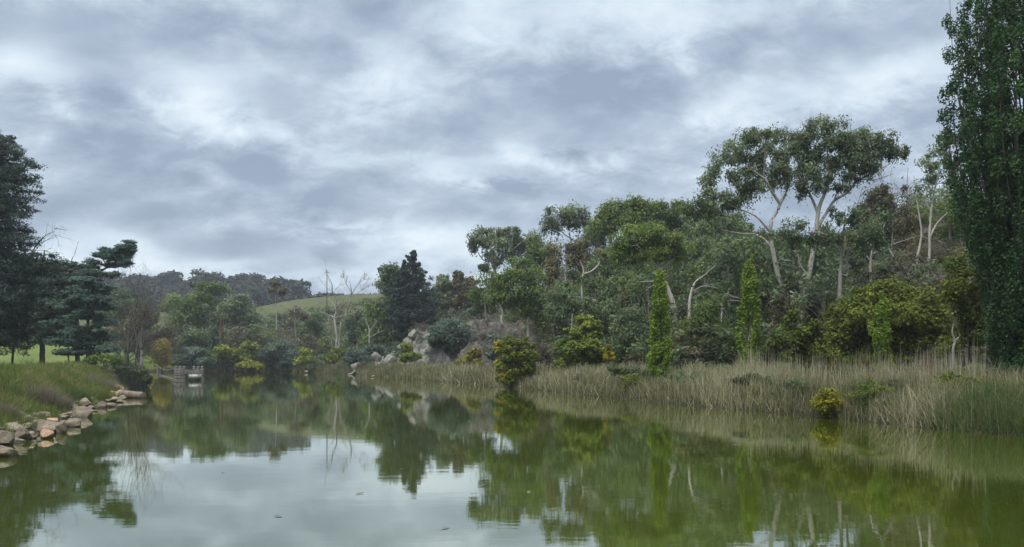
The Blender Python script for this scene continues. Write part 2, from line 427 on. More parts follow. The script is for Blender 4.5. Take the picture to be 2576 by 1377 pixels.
world = bpy.data.worlds.new('World'); bpy.context.scene.world = world; world.use_nodes = True
t = world.node_tree; t.nodes.clear()
SUN_EL, SUN_AZ = math.radians(58), math.radians(215)      # azimuth clockwise from +Y: behind the viewer, to the left
sky = N(t, 'ShaderNodeTexSky'); sky.sky_type = 'NISHITA'; sky.sun_disc = False; sky.sun_elevation = SUN_EL; sky.sun_rotation = SUN_AZ
tc = N(t, 'ShaderNodeTexCoord'); sp = N(t, 'ShaderNodeSeparateXYZ'); t.links.new(tc.outputs['Generated'], sp.inputs[0])
zc = math_(t, 'ADD', math_(t, 'MAXIMUM', sp.outputs[2], 0.0), .42)
cx = math_(t, 'DIVIDE', sp.outputs[0], zc); cy = math_(t, 'DIVIDE', sp.outputs[1], zc)
cb = N(t, 'ShaderNodeCombineXYZ'); t.links.new(cx, cb.inputs[0]); t.links.new(cy, cb.inputs[1])
rt = N(t, 'ShaderNodeMapping'); rt.inputs['Rotation'].default_value = (0, 0, math.radians(-28)); rt.inputs['Scale'].default_value = (1.6, 2.1, 1)
rt.inputs['Location'].default_value = (3.1, 7.7, 0); t.links.new(cb.outputs[0], rt.inputs[0])
n1 = noise_(t, 2.3, 9, .58, rt.outputs[0], .25); n2 = noise_(t, .7, 3, .5, rt.outputs[0])
n3 = noise_(t, 7.5, 7, .62, rt.outputs[0], .3)
wv = t.nodes.new('ShaderNodeVectorMath'); wv.operation = 'MULTIPLY_ADD'; nw = N(t, 'ShaderNodeTexNoise', Scale=3.0, Detail=5.0, Roughness=.55); t.links.new(rt.outputs[0], nw.inputs['Vector'])
t.links.new(nw.outputs['Color'], wv.inputs[0]); wv.inputs[1].default_value = (.34, .34, 0); t.links.new(rt.outputs[0], wv.inputs[2])
vr = N(t, 'ShaderNodeTexVoronoi', Scale=4.0); vr.feature = 'SMOOTH_F1'; vr.inputs['Smoothness'].default_value = .5; t.links.new(wv.outputs[0], vr.inputs['Vector'])
lump = math_(t, 'MULTIPLY_ADD', vr.outputs['Distance'], .42, -.25)
# the deck overhead is broken where the photograph's sky is: bearing / elevation of the thin bright gaps and the thick grey rolls
az = math_(t, 'ARCTAN2', sp.outputs[0], sp.outputs[1]); el = math_(t, 'ARCSINE', sp.outputs[2])
az = math_(t, 'ADD', az, math_(t, 'MULTIPLY_ADD', n1, .22, -.11)); el = math_(t, 'ADD', el, math_(t, 'MULTIPLY_ADD', n3, .10, -.05))
BLOBS = [(620, 290, 110, 55, .20), (960, 180, 110, 60, .16), (100, 190, 70, 45, .18), (1640, 60, 190, 70, .20), (2190, 205, 100, 50, .22), (2330, 130, 60, 60, .16),
         (1880, 280, 140, 25, .12), (1440, 375, 110, 22, .16), (1220, 440, 110, 20, .13), (880, 545, 80, 25, .12), (130, 640, 160, 40, .20), (420, 680, 170, 35, .18), (1110, 650, 130, 40, .20),
         (1230, 60, 130, 50, .10), (400, 230, 120, 40, .12), (1090, 560, 90, 30, .08), (800, 700, 220, 25, .12),
         (420, 450, 220, 70, -.13), (760, 610, 260, 40, -.12), (200, 50, 230, 60, -.12), (1330, 230, 150, 60, -.10), (2150, 60, 150, 40, -.08), (1500, 480, 260, 50, -.09), (2100, 400, 200, 60, -.05), (620, 120, 130, 45, -.06), (1750, 180, 120, 40, -.06)]
tot = math_(t, 'MULTIPLY_ADD', n1, .58, math_(t, 'MULTIPLY_ADD', n2, .12, math_(t, 'MULTIPLY_ADD', n3, .42, lump)))
for bx_, by_, sx_, sy_, am in BLOBS:
    k = (bx_ - CX) / FD; a0 = math.atan(k); e0 = math.atan((HOR - by_) / FD / math.sqrt(1 + k * k))
    u = math_(t, 'MULTIPLY', math_(t, 'SUBTRACT', az, a0), FD / sx_ * (1 + k * k)); v = math_(t, 'MULTIPLY', math_(t, 'SUBTRACT', el, e0), FD / sy_)
    q = math_(t, 'MULTIPLY_ADD', u, u, math_(t, 'MULTIPLY', v, v))
    tot = math_(t, 'MULTIPLY_ADD', math_(t, 'EXPONENT', math_(t, 'MULTIPLY', q, -.5)), am * .8, tot)
cloud = ramp(t, tot, [(.33, (.196, .242, .312)), (.44, (.248, .301, .376)), (.53, (.300, .358, .434)), (.62, (.376, .446, .518)), (.80, (.53, .595, .645))])
over = math_(t, 'MULTIPLY_ADD', N(t, 'ShaderNodeMapRange', **{'From Min': .46, 'From Max': .95, 'To Min': 0.0, 'To Max': 1.0}).outputs[0], 1.0, 1.0)
mr = [n for n in t.nodes if n.bl_idname == 'ShaderNodeMapRange'][0]; mr.interpolation_type = 'SMOOTHSTEP'; t.links.new(sp.outputs[2], mr.inputs[0])
cl2 = mixc(t, 1.0, cloud, (1, 1, 1), 'MULTIPLY')
sc_ = t.nodes.new('ShaderNodeVectorMath'); sc_.operation = 'SCALE'; zen = mixc(t, mr.outputs[0], cloud, mixc(t, .75, cloud, (.43, .415, .385))); t.links.new(zen, sc_.inputs[0]); t.links.new(math_(t, 'MULTIPLY_ADD', mr.outputs[0], 3.0, 1.0), sc_.inputs['Scale'])
bg1 = N(t, 'ShaderNodeBackground', Strength=.08); t.links.new(sky.outputs[0], bg1.inputs[0])
bg2 = N(t, 'ShaderNodeBackground', Strength=1.0); t.links.new(sc_.outputs[0], bg2.inputs[0])
mx = N(t, 'ShaderNodeMixShader'); mx.inputs[0].default_value = .94; t.links.new(bg1.outputs[0], mx.inputs[1]); t.links.new(bg2.outputs[0], mx.inputs[2])
wo = N(t, 'ShaderNodeOutputWorld'); t.links.new(mx.outputs[0], wo.inputs[0])

sl = bpy.data.lights.new('sun', 'SUN'); sl.energy = 1.5; sl.angle = math.radians(25); sl.color = (1, .97, .92)
so_ = bpy.data.objects.new('sun', sl); C.objects.link(so_)
sd = Vector((math.sin(SUN_AZ) * math.cos(SUN_EL), math.cos(SUN_AZ) * math.cos(SUN_EL), math.sin(SUN_EL)))
so_.rotation_euler = sd.to_track_quat('Z', 'Y').to_euler()

hm, t = nt('haze_air'); out = N(t, 'ShaderNodeOutputMaterial'); pv = N(t, 'ShaderNodeVolumePrincipled', Density=.00034)
pv.inputs['Color'].default_value = (.86, .93, 1, 1); pv.inputs['Anisotropy'].default_value = .2
t.links.new(pv.outputs[0], out.inputs['Volume'])
hz = MB(); hz.box((-40, 320, 40), (900, 760, 84)); tag(hz.build('haze', hm), kind='stuff')

cam = bpy.data.cameras.new('camera'); co = bpy.data.objects.new('camera', cam); C.objects.link(co)
co.location = (0, 0, CAM_H); co.rotation_euler = (math.pi / 2, 0, 0)
cam.sensor_width = 36; cam.lens = 36 * FD / 2576; cam.shift_y = (HOR - 688.5) / 2576; cam.clip_end = 6000; cam.clip_start = .1
sc = bpy.context.scene; sc.camera = co
sc.view_settings.view_transform = 'Standard'; sc.view_settings.look = 'None'; sc.view_settings.gamma = 1; sc.view_settings.exposure = .72
sc.cycles.use_denoising = True; sc.cycles.max_bounces = 6; sc.cycles.diffuse_bounces = 3; sc.cycles.glossy_bounces = 3; sc.cycles.transmission_bounces = 2
sc.cycles.volume_bounces = 0; sc.cycles.caustics_reflective = False; sc.cycles.caustics_refractive = False


# ------------------------------------------------------------------ trees on the right-hand hillside
T = tree
T('gum_tree', 'wide airy-crowned gum on a pale forked trunk, left of the two tallest hillside gums', 58, leaf='gum_grey', dens=1.3,
  trunk=[(1990, None, .42), (1981, 757, .38), (1959, 697, .34), (1944, 630, .30), (1938, 585, .27), (1941, 555, .25), (1955, 532, .22), (1962, 514, .20)],
  limbs=[[(1962, 514, .17), (1940, 484, .14), (1921, 457, .12), (1895, 440, .08), (1865, 425, .05)], [(1921, 457, .11), (1917, 405, .08), (1910, 367, .05)],
         [(1962, 514, .16), (1981, 480, .13), (1985, 440, .09), (1980, 400, .06)], [(1944, 625, .17), (1929, 607, .14), (1906, 589, .11), (1872, 585, .08), (1820, 574, .04)],
         [(1938, 585, .12), (1900, 545, .09), (1850, 525, .06), (1800, 500, .04)]],
  lobes=[(1786, 458, 26, 28), (1796, 425, 30, 24), (1830, 388, 42, 30), (1870, 358, 42, 26), (1850, 450, 42, 24), (1885, 402, 38, 28), (1960, 340, 42, 24), (1905, 340, 32, 20),
         (1870, 490, 45, 28), (1826, 492, 34, 18), (1790, 488, 22, 15), (1965, 390, 34, 24), (1922, 425, 30, 20), (1955, 455, 35, 20), (1838, 516, 30, 10), (1998, 372, 22, 26), (1930, 372, 30, 20), (2004, 348, 24, 18), (2012, 432, 28, 26), (1988, 452, 26, 18), (1975, 425, 30, 20)])
T('gum_tree', 'tallest hillside gum, domed crown, white trunk, one long limb reaching right', 55, leaf='gum_grey', dens=1.3,
  trunk=[(2008, None, .46), (2012, 820, .42), (2024, 757, .40), (2034, 697, .36), (2045, 630, .32), (2054, 577, .29), (2060, 525, .26), (2075, 487, .21), (2082, 465, .18), (2084, 424, .14), (2081, 379, .09), (2079, 350, .05)],
  limbs=[[(2056, 574, .17), (2082, 534, .15), (2105, 502, .14), (2142, 480, .12), (2169, 450, .10), (2225, 420, .06), (2262, 401, .03)],
         [(2082, 430, .11), (2100, 405, .09), (2112, 394, .07), (2140, 365, .04)], [(2058, 540, .15), (2045, 495, .12), (2030, 460, .08), (2020, 430, .05)],
         [(2034, 697, .16), (2010, 670, .11), (1998, 640, .08), (1975, 632, .05)], [(2169, 450, .07), (2195, 455, .05), (2240, 440, .03)]],
  lobes=[(2080, 318, 50, 26), (2040, 340, 32, 26), (2128, 335, 38, 26), (2170, 350, 38, 25), (2220, 350, 36, 24), (2255, 375, 24, 22), (2278, 388, 12, 14), (2200, 382, 38, 20), (2150, 385, 38, 18), (2060, 375, 32, 18),
         (2040, 425, 44, 32), (2022, 395, 28, 16), (2100, 420, 28, 18), (2150, 435, 42, 24), (2192, 420, 28, 18), (2060, 468, 34, 20), (2112, 472, 28, 14), (2018, 480, 16, 26), (2090, 355, 30, 16), (2120, 385, 34, 20), (2015, 365, 20, 20), (2180, 400, 36, 18)])
T('gum_tree', 'dark leafy gum on a straight grey trunk standing right of the tallest white trunk', 49, leaf='gum_dark', dens=1.05,
  trunk=[(2110, None, .26), (2112, 745, .24), (2116, 652, .20), (2120, 600, .16), (2125, 560, .1)], bark='grey',
  limbs=[[(2114, 690, .12), (2135, 690, .12), (2142, 630, .10), (2160, 590, .07), (2180, 560, .04)], [(2118, 620, .1), (2090, 600, .07), (2040, 590, .05), (1990, 595, .03)]],
  lobes=[(1955, 592, 42, 20), (2005, 600, 42, 22), (2060, 605, 40, 20), (2108, 595, 42, 25), (2160, 602, 48, 30), (2200, 565, 42, 30), (2150, 548, 38, 26), (2105, 545, 28, 20), (2210, 615, 35, 25), (2000, 560, 30, 16)])
T('gum_tree', 'dusky brown-green gum behind the tallest gum, below its long right limb', 76, leaf='gum_brown', bark='grey', dens=1.2,
  lobes=[(2225, 488, 38, 30), (2262, 520, 38, 36), (2195, 505, 34, 30), (2290, 562, 38, 34), (2240, 575, 48, 30), (2300, 610, 40, 30), (2180, 545, 40, 30)])
T('gum_tree', 'slender gum with two pale trunks on the open brown slope beside the giant poplar', 62, leaf='gum_grey', dens=.85,
  trunk=[(2327, None, .22), (2330, 735, .21), (2338, 640, .18), (2338, 584, .16), (2345, 511, .13), (2360, 440, .09), (2370, 390, .05)],
  limbs=[[(2327, 760, .15), (2302, 735, .15), (2305, 660, .13), (2316, 590, .1), (2308, 530, .06), (2300, 490, .03)], [(2338, 600, .1), (2365, 560, .08), (2400, 530, .05)], [(2342, 530, .09), (2320, 470, .06), (2326, 430, .04)]],
  lobes=[(2379, 345, 26, 22), (2360, 385, 30, 22), (2330, 418, 22, 24), (2418, 352, 24, 22), (2400, 395, 34, 24), (2350, 450, 34, 24), (2390, 450, 38, 28), (2325, 470, 26, 18), (2430, 420, 30, 30)], twigr=1.3)
T('gum_tree', 'round-topped grey gum on the skyline, sky showing through twigs under its crown', 125, leaf='gum_grey', dens=1.15,
  trunk=[(1442, None, .34), (1440, 690, .3), (1438, 620, .25), (1432, 585, .18)], lobes=[(1385, 548, 26, 26), (1428, 533, 44, 18), (1465, 545, 28, 24), (1398, 568, 30, 16), (1448, 562, 38, 14), (1375, 570, 18, 18), (1478, 568, 15, 18)], twigr=1.6,
  limbs=[[(1438, 620, .15), (1455, 595, .12), (1462, 560, .07)], [(1436, 600, .15), (1415, 585, .1), (1400, 555, .06)]])
T('gum_tree', 'leaning gum at the left end of the hill, open crown on a bent trunk', 118, leaf='gum_grey', dens=1.3,
  trunk=[(1266, None, .44), (1258, 725, .40), (1252, 700, .37), (1243, 678, .33), (1236, 655, .28), (1240, 630, .2), (1252, 605, .12)],
  limbs=[[(1238, 660, .16), (1217, 655, .13), (1205, 640, .1), (1195, 618, .05)], [(1240, 670, .15), (1270, 645, .12), (1300, 625, .08), (1325, 605, .05)], [(1243, 685, .1), (1228, 680, .07), (1215, 672, .04)]],
  lobes=[(1200, 597, 22, 18), (1188, 620, 13, 14), (1230, 582, 32, 13), (1275, 588, 32, 13), (1310, 600, 32, 16), (1255, 612, 38, 15), (1285, 640, 38, 22), (1340, 598, 24, 18), (1222, 672, 22, 8), (1330, 632, 34, 20), (1235, 638, 18, 16), (1345, 660, 30, 20)], twigr=1.3)
for lab, d_, lf, lb in [
  ('first bushy gum of the hillside skyline right of the round grey one, ragged top', 108, 'gum_green', [(1503, 572, 26, 24), (1527, 525, 20, 16), (1543, 520, 20, 16), (1530, 548, 32, 20), (1558, 540, 28, 20), (1545, 575, 34, 24)]),
  ('highest bushy gum in the middle of the hillside skyline, bright green top', 104, 'gum_green', [(1593, 508, 26, 16), (1614, 514, 22, 16), (1576, 518, 22, 16), (1604, 538, 38, 22), (1575, 550, 30, 22), (1625, 550, 34, 24), (1600, 572, 40, 22)]),
  ('broad bushy gum on the skyline below and left of the two giants', 106, 'gum_green', [(1640, 524, 24, 16), (1668, 520, 26, 16), (1703, 518, 26, 16), (1650, 545, 32, 20), (1690, 545, 34, 20), (1720, 548, 26, 22), (1675, 572, 45, 24)]),
  ('gum at the right end of the skyline row, its top touching the left giant crown', 100, 'gum_green', [(1730, 522, 26, 18), (1765, 508, 24, 16), (1790, 520, 26, 18), (1750, 545, 34, 22), (1800, 548, 36, 22), (1845, 548, 34, 18), (1775, 570, 45, 24)])]:
    T('gum_tree', lab, d_, leaf=lf, dens=1.75, lobes=lb, group='gums along the hillside skyline')
T('gum_tree', 'rusty-topped gum halfway up the hill below the round grey one', 100, leaf='gum_brown', dens=1.25, trunk=[(1423, None, .36), (1422, 713, .32), (1424, 669, .26), (1430, 640, .18)],
  lobes=[(1415, 632, 40, 22), (1468, 618, 38, 18), (1510, 640, 32, 20), (1398, 658, 30, 20), (1450, 655, 45, 20), (1500, 668, 34, 16), (1385, 690, 30, 22)])
T('gum_tree', 'gum with a bare white Y-shaped fork in front of the rusty-topped gum', 85, leaf='gum_dark', dens=1.0, trunk=[(1466, None, .3), (1464, 735, .26), (1463, 704, .22), (1468, 688, .2), (1466, 674, .15), (1458, 655, .07)],
  limbs=[[(1467, 690, .15), (1487, 683, .12), (1504, 668, .08), (1512, 655, .04)], [(1464, 712, .08), (1448, 700, .06), (1430, 694, .03)]], lobes=[(1440, 690, 22, 12), (1500, 705, 28, 18), (1450, 740, 30, 20), (1490, 745, 32, 22), (1420, 735, 28, 22)])
T('gum_tree', 'wide dome-crowned gum on a thick leaning white trunk', 70, leaf='gum_green', dens=1.25,
  trunk=[(1706, None, .52), (1700, 790, .48), (1687, 746, .42), (1672, 710, .38), (1662, 688, .33), (1658, 672, .28), (1650, 645, .18), (1648, 610, .1)],
  limbs=[[(1660, 680, .2), (1640, 660, .15), (1622, 640, .09), (1600, 620, .05)], [(1662, 680, .2), (1682, 662, .16), (1703, 645, .11), (1725, 620, .05)], [(1674, 712, .12), (1644, 709, .1), (1607, 711, .05)], [(1672, 712, .12), (1644, 718, .09), (1625, 732, .04)]],
  lobes=[(1586, 582, 34, 18), (1644, 572, 40, 18), (1615, 592, 38, 20), (1556, 612, 32, 20), (1586, 624, 38, 22), (1668, 612, 40, 22), (1694, 598, 36, 22), (1545, 640, 28, 18), (1630, 640, 42, 18), (1720, 628, 32, 24), (1690, 642, 30, 14), (1570, 655, 34, 14)])
T('gum_tree', 'gum with a thick flaking tan trunk rising behind the twisted white one', 86, leaf='gum_dark', dens=1.1, bark='brown', trunk=[(1606, None, .5), (1605, 716, .46), (1609, 664, .4), (1612, 640, .25)], lobes=[(1600, 655, 38, 20), (1560, 690, 34, 22), (1630, 690, 30, 20), (1575, 730, 34, 24), (1625, 745, 26, 24)])
T('gum_tree', 'dark full-crowned gum directly below the left giant crown, with thin bleached limbs', 76, leaf='gum_dark', dens=1.2,
  trunk=[(1795, None, .3), (1790, 760, .26), (1800, 690, .22), (1808, 640, .15)], limbs=[[(1800, 690, .1), (1785, 660, .07), (1778, 640, .04)], [(1798, 700, .12), (1830, 670, .08), (1845, 640, .04)], [(1800, 680, .08), (1760, 655, .06), (1720, 640, .03)]],
  lobes=[(1755, 575, 42, 24), (1820, 568, 38, 22), (1868, 575, 34, 22), (1750, 622, 46, 28), (1820, 622, 46, 28), (1880, 645, 36, 30), (1780, 672, 46, 26), (1840, 692, 40, 26), (1740, 690, 34, 26)])
T('gum_tree', 'fresh green leafy gum growing behind the rock outcrop on a slim cream trunk', 94, leaf='lime' if 0 else 'gum_green', dens=1.5, bark='white',
  trunk=[(1328, None, .34), (1328, 800, .30), (1322, 765, .26), (1325, 740, .2), (1318, 700, .12)], limbs=[[(1322, 768, .13), (1300, 758, .1), (1280, 757, .05)], [(1326, 775, .1), (1342, 755, .07), (1350, 740, .04)]],
  lobes=[(1310, 662, 36, 20), (1290, 690, 46, 26), (1340, 690, 42, 26), (1268, 728, 42, 26), (1320, 735, 54, 26), (1362, 760, 40, 26), (1288, 762, 44, 18), (1360, 800, 28, 24), (1240, 750, 28, 22), (1250, 715, 30, 20)])

# young lombardy poplars, shrubs and the big poplar
def poplar(label, d, axis_, leaf, group=None, base_r=.09, dens=1.25, per=100, subr=None, leafL=None):
    """axis_: rows (column, row, half width)"""
    SEED[0] += 1; rng = np.random.default_rng(SEED[0])
    rows = np.array(axis_, float); y0, y1 = rows[0, 1], rows[-1, 1]
    bx = (rows[-1, 0] - CX) / FD * d; bz = gz(bx, d); base = np.array([bx, d, bz])
    root = thing('poplar_tree', label, 'tree', base, group)
    subr = subr or d * .0075; leafL = leafL or d * .0026
    cen, rad, cv = [], [], []
    H = y1 - y0; wood = MB(); pxm = FD / d
    ctr = np.array([P(x, y, d) for x, y, _ in rows])[::-1]
    ctr = np.vstack([[base + [0, 0, -.1]], ctr]) if ctr[0][2] > bz + .05 else ctr
    wood.tube(ctr, np.linspace(base_r, base_r * .12, len(ctr)), 8, sub=3)
    big = leaf == 'poplar'; rise = (5.0 if big else 3.2); nb = int(dens * H / pxm / subr * (3.4 if big else 2.6))
    for i in range(nb):
        # a steep branch: leaves the stem at ya, ends a plume at ye
        ye = y0 + H * (rng.random() ** (.9 if big else 1.0)); hw = np.interp(ye, rows[:, 1], rows[:, 2]) / pxm
        a = rng.random() * 2 * np.pi; R = hw * (.25 + .75 * math.sqrt(rng.random())) * (rng.uniform(.74, .98) if big else rng.uniform(.75, 1.3))
        ln = max(subr * 2, R * rise * rng.uniform(.7, 1.2)); v = np.clip(.5 + rng.normal(0, .22), 0, 1)
        e = P(np.interp(ye, rows[:, 1], rows[:, 0]), ye, d) + np.array([math.cos(a) * R, math.sin(a) * R, 0])
        zs = max(e[2] - ln, bz + .3 * (e[2] - bz)); q = np.array([np.interp(zs, ctr[:, 2], ctr[:, 0]), np.interp(zs, ctr[:, 2], ctr[:, 1]), zs])
        m = q * .45 + e * .55 + np.array([math.cos(a), math.sin(a), 0]) * R * .28; pts_ = np.array([q, m, e])
        wood.tube(pts_, [min(.045, base_r * .2), min(.03, base_r * .12), .006], 4, sub=3)
        for t_ in (.45, .6, .74, .87, 1.0):
            c = (1 - t_) ** 2 * q + 2 * t_ * (1 - t_) * (2 * m - .5 * q - .5 * e) + t_ * t_ * e
            s = subr * rng.uniform(.65, 1.1) * (1.15 - .45 * t_); cen.append(c + rng.normal(0, .12 * subr, 3)); rad.append([s * .8, s * .8, s * 1.5]); cv.append(np.clip(v + rng.normal(0, .1), 0, 1))
    cen = np.array(cen); mb = MB()
    leaves(mb, cen, np.array(rad), per, np.full(len(cen), leafL), leaf, rng, np.array(cv)); mb.build('crown', leaf_mat(leaf), root, base)
    wood.build('trunk', BARK['dark' if leaf == 'poplar' else 'grey'], root, base, True)
    return root
poplar('narrowest young poplar, rising out of the reeds right at the bank', 46.5, [(1660, 688, 5), (1660, 730, 14), (1657, 780, 20), (1660, 840, 23), (1656, 900, 20), (1660, 950, 18), (1664, 978, 12)], 'young_poplar', 'young poplars on the right bank')
poplar('tallest young poplar, standing behind the reeds left of the white gum trunks', 46.5, [(1885, 662, 5), (1886, 700, 18), (1884, 760, 26), (1888, 820, 30), (1882, 870, 26), (1890, 915, 12), (1890, 935, 6)], 'young_poplar', 'young poplars on the right bank', dens=1.1)
poplar('shortest young poplar in front of the round olive-green tree', 38, [(2220, 740, 6), (2220, 770, 13), (2210, 800, 24), (2216, 840, 25), (2218, 890, 18), (2220, 930, 10)], 'young_poplar', 'young poplars on the right bank', base_r=.06)
poplar('giant dark lombardy poplar at the right edge of the picture', 31, [(2610, -420, 10), (2602, -300, 90), (2592, -150, 160), (2588, 0, 205), (2588, 120, 210), (2586, 220, 205), (2588, 320, 168), (2586, 400, 196), (2586, 480, 176), (2586, 560, 152), (2584, 650, 126), (2580, 740, 104), (2574, 850, 70), (2566, 950, 40)], 'poplar', base_r=.42, dens=2.4, per=150, subr=.5, leafL=.092)
T('ash_tree', 'low round-headed olive-green tree with a broad dome above the reeds', 46, leaf='olive', bark='dark', dens=1.9, umb=.12, subr=.45,
  lobes=[(2118, 792, 45, 36), (2168, 752, 52, 28), (2230, 732, 62, 26), (2300, 750, 54, 28), (2352, 792, 44, 36), (2230, 790, 80, 36), (2110, 850, 52, 36), (2190, 860, 70, 36), (2320, 850, 60, 34), (2372, 860, 42, 40), (2075, 890, 36, 28), (2290, 790, 60, 30), (2140, 905, 50, 22), (2230, 908, 56, 22), (2320, 905, 50, 24), (2395, 890, 36, 26), (2140, 815, 46, 40), (2190, 775, 56, 34), (2260, 770, 60, 36), (2330, 800, 54, 40), (2260, 850, 70, 40), (2230, 880, 60, 34)])
T('bush', 'mottled olive and bronze shrub filling the gap between the white trunks and the round tree', 44, leaf='olive', bark='dark', dens=1.3, cat='shrub', lobes=[(1990, 800, 30, 26), (2015, 850, 42, 34), (1965, 862, 36, 36), (2045, 885, 32, 26), (1985, 900, 40, 22), (2050, 840, 26, 30)])
T('bush', 'tall yellow-green thicket tree tucked against the left side of the giant poplar', 40, leaf='olive', bark='dark', dens=1.3, cat='tree', lobes=[(2420, 678, 36, 38), (2398, 740, 34, 34), (2440, 760, 46, 50), (2425, 838, 42, 40), (2470, 850, 38, 50), (2395, 880, 36, 26), (2480, 700, 36, 40)])
T('weeping_tree', 'drooping yellow-green conical tree at the back edge of the reeds', 62, leaf='lime', bark='dark', dens=1.5, umb=.2, subr=.42, leafL=.24,
  lobes=[(1472, 806, 26, 14), (1452, 836, 34, 18), (1490, 836, 32, 18), (1440, 875, 36, 22), (1485, 872, 40, 22), (1428, 908, 26, 18), (1500, 905, 26, 20), (1462, 905, 42, 22), (1440, 930, 30, 14), (1465, 846, 30, 20)])
T('bush', 'tiny bright yellow sapling beside the conical weeping tree', 60, leaf='yellow', bark='dark', cat='shrub', subr=.22, leafL=.16, dens=1.2, lobes=[(1530, 876, 7, 8), (1532, 890, 12, 8), (1533, 902, 14, 7)])
T('bush', 'waterside bush, brownish above, with golden left tips and a yellow-green skirt', 66, leaf='olive', bark='dark', cat='shrub', dens=1.5, subr=.42, leafL=.2, umb=.15,
  lobes=[(1298, 866, 38, 20), (1315, 892, 38, 26), (1285, 900, 34, 26), (1318, 930, 32, 26), (1285, 925, 34, 22), (1330, 905, 26, 22)],
  extra=[('yellow', [(1260, 866, 14, 14), (1260, 884, 13, 11), (1252, 914, 11, 8), (1270, 944, 16, 8)]), ('lime', [(1274, 940, 28, 14), (1272, 956, 26, 11), (1296, 950, 22, 12), (1262, 925, 14, 12)]), ('drab', [(1330, 880, 24, 16), (1300, 905, 26, 14)])])
T('bush', 'half-bare grey-brown bush leaning behind the yellow-skirted waterside bush', 70, leaf='drab', bark='grey', cat='shrub', dens=.9, lobes=[(1362, 880, 32, 20), (1375, 900, 28, 16), (1345, 893, 22, 16)], twigr=2)
T('bush', 'round golden-yellow bush standing among the reeds at the right', 31.1, leaf='gold', bark='dark', cat='shrub', dens=1.6, subr=.19, leafL=.09, umb=.1, lobes=[(2080, 990, 30, 18), (2066, 1008, 28, 18), (2096, 1006, 28, 18), (2080, 1022, 30, 16), (2080, 1036, 28, 12)], extra=[('yellow', [(2062, 1018, 20, 12), (2088, 1012, 22, 14)]), ('lime', [(2092, 985, 20, 12), (2072, 1030, 20, 10)])], per=40)
T('gum_sapling', 'bright green young gum above the leaning white stump', 56, leaf='gum_green', bark='grey', dens=1.2, lobes=[(1770, 790, 42, 30), (1800, 762, 28, 22), (1738, 812, 28, 22), (1812, 825, 32, 26), (1770, 830, 34, 18)])

# bare and broken wood on the hillside
def snag(label, d, lines, bark='white', name='dead_tree', cat='dead tree', tw=0, group=None, twr=.02, twl=.8, lev=2, droop=0.0):
    SEED[0] += 1; rng = np.random.default_rng(SEED[0])
    bx = (lines[0][0][0] - CX) / FD * d; base = np.array([bx, d, gz(bx, d)])
    mb = MB()
    for li, ln in enumerate(lines):
        pts = []
        for r in ln:
            if r[1] is None: pts.append(base + [0, 0, -.1])
            else:
                q = P(r[0], r[1], d); q[1] += r[3] if len(r) > 3 else 0; pts.append(q)
        if li and len(ln[0]) < 4:
            e = rng.normal(0, .3) * np.linalg.norm(pts[-1] - pts[0])
            pts = [p + np.array([0, e * i / (len(pts) - 1), 0]) for i, p in enumerate(pts)]
        mb.tube(np.array(pts), [r[2] * .72 for r in ln], 8 if li == 0 else 6, sub=4, wig=.06, cap=li == 0)
        for k in range(tw if li else 0):
            i = rng.integers(1, len(pts)); dv = pts[i] - pts[i - 1]
            twig_fan(mb, pts[i], nrm(dv) + rng.normal(0, .45, 3), np.linalg.norm(pts[-1] - pts[0]) * rng.uniform(.3, .6) * twl, twr, lev, rng, droop, .55, 3)
    root = thing(name, label, cat, base, group)
    mb.build('trunk', BARK[bark], root, base, True); return root
snag('short white leaning stump, bark stripped, at the back edge of the reeds', 56, [[(1754, None, .24), (1753, 885, .2), (1750, 865, .18), (1746, 845, .16)]], name='tree_stump', cat='stump')
snag('upright grey split stump right of the leaning white one', 55, [[(1814, None, .2), (1814, 880, .17), (1815, 858, .14), (1815, 838, .05)]], 'dead', name='tree_stump', cat='stump')
snag('bent pale dead trunk hooking up left of the bright green young gum', 60, [[(1736, None, .2), (1734, 790, .17), (1738, 740, .14), (1748, 712, .1), (1775, 690, .06), (1800, 668, .03)], [(1740, 735, .06), (1765, 722, .05), (1800, 728, .03)]], tw=2)
snag('bleached dead pole leaning left across the open brown slope', 64, [[(2262, None, .13), (2255, 664, .12), (2232, 620, .1), (2210, 574, .06)], [(2212, 580, .05), (2205, 560, .03), (2195, 556, .02)]], 'dead', tw=1)
snag('spindly dead treetop poking above the dusky gum on the skyline', 78, [[(2290, None, .2), (2288, 560, .12), (2284, 500, .08), (2282, 460, .05), (2284, 420, .03)], [(2286, 500, .05), (2265, 475, .03), (2255, 465, .02)], [(2285, 490, .05), (2305, 465, .03), (2320, 455, .02)]], 'grey', tw=2)
snag('thin multi-limbed pale dead tree in front of the brown slope, left of the twin-trunked gum', 66, [[(2190, None, .16), (2192, 640, .13), (2215, 600, .1), (2226, 560, .05)], [(2192, 660, .08), (2165, 625, .06), (2150, 600, .03)], [(2194, 640, .08), (2225, 622, .05), (2275, 605, .03)]], 'dead', tw=2)
snag('broken white branch crook showing against the dark foliage beside the giant poplar', 38, [[(2398, None, .12), (2398, 880, .09), (2402, 860, .07), (2396, 838, .06), (2398, 815, .03)], [(2402, 858, .05), (2412, 846, .04), (2408, 836, .02)]])
snag('thin fallen pole propped at the foot of the giant poplar', 33, [[(2512, None, .07), (2500, 930, .06), (2484, 900, .05), (2470, 892, .03)]], 'dead', tw=0)
snag('fallen white branch lying across the slope below the Y-forked gum', 84, [[(1432, None, .12, 0), (1445, 752, .1, .5), (1465, 758, .1, 1), (1482, 764, .06, 1.5)]], name='fallen_branch', cat='branch')
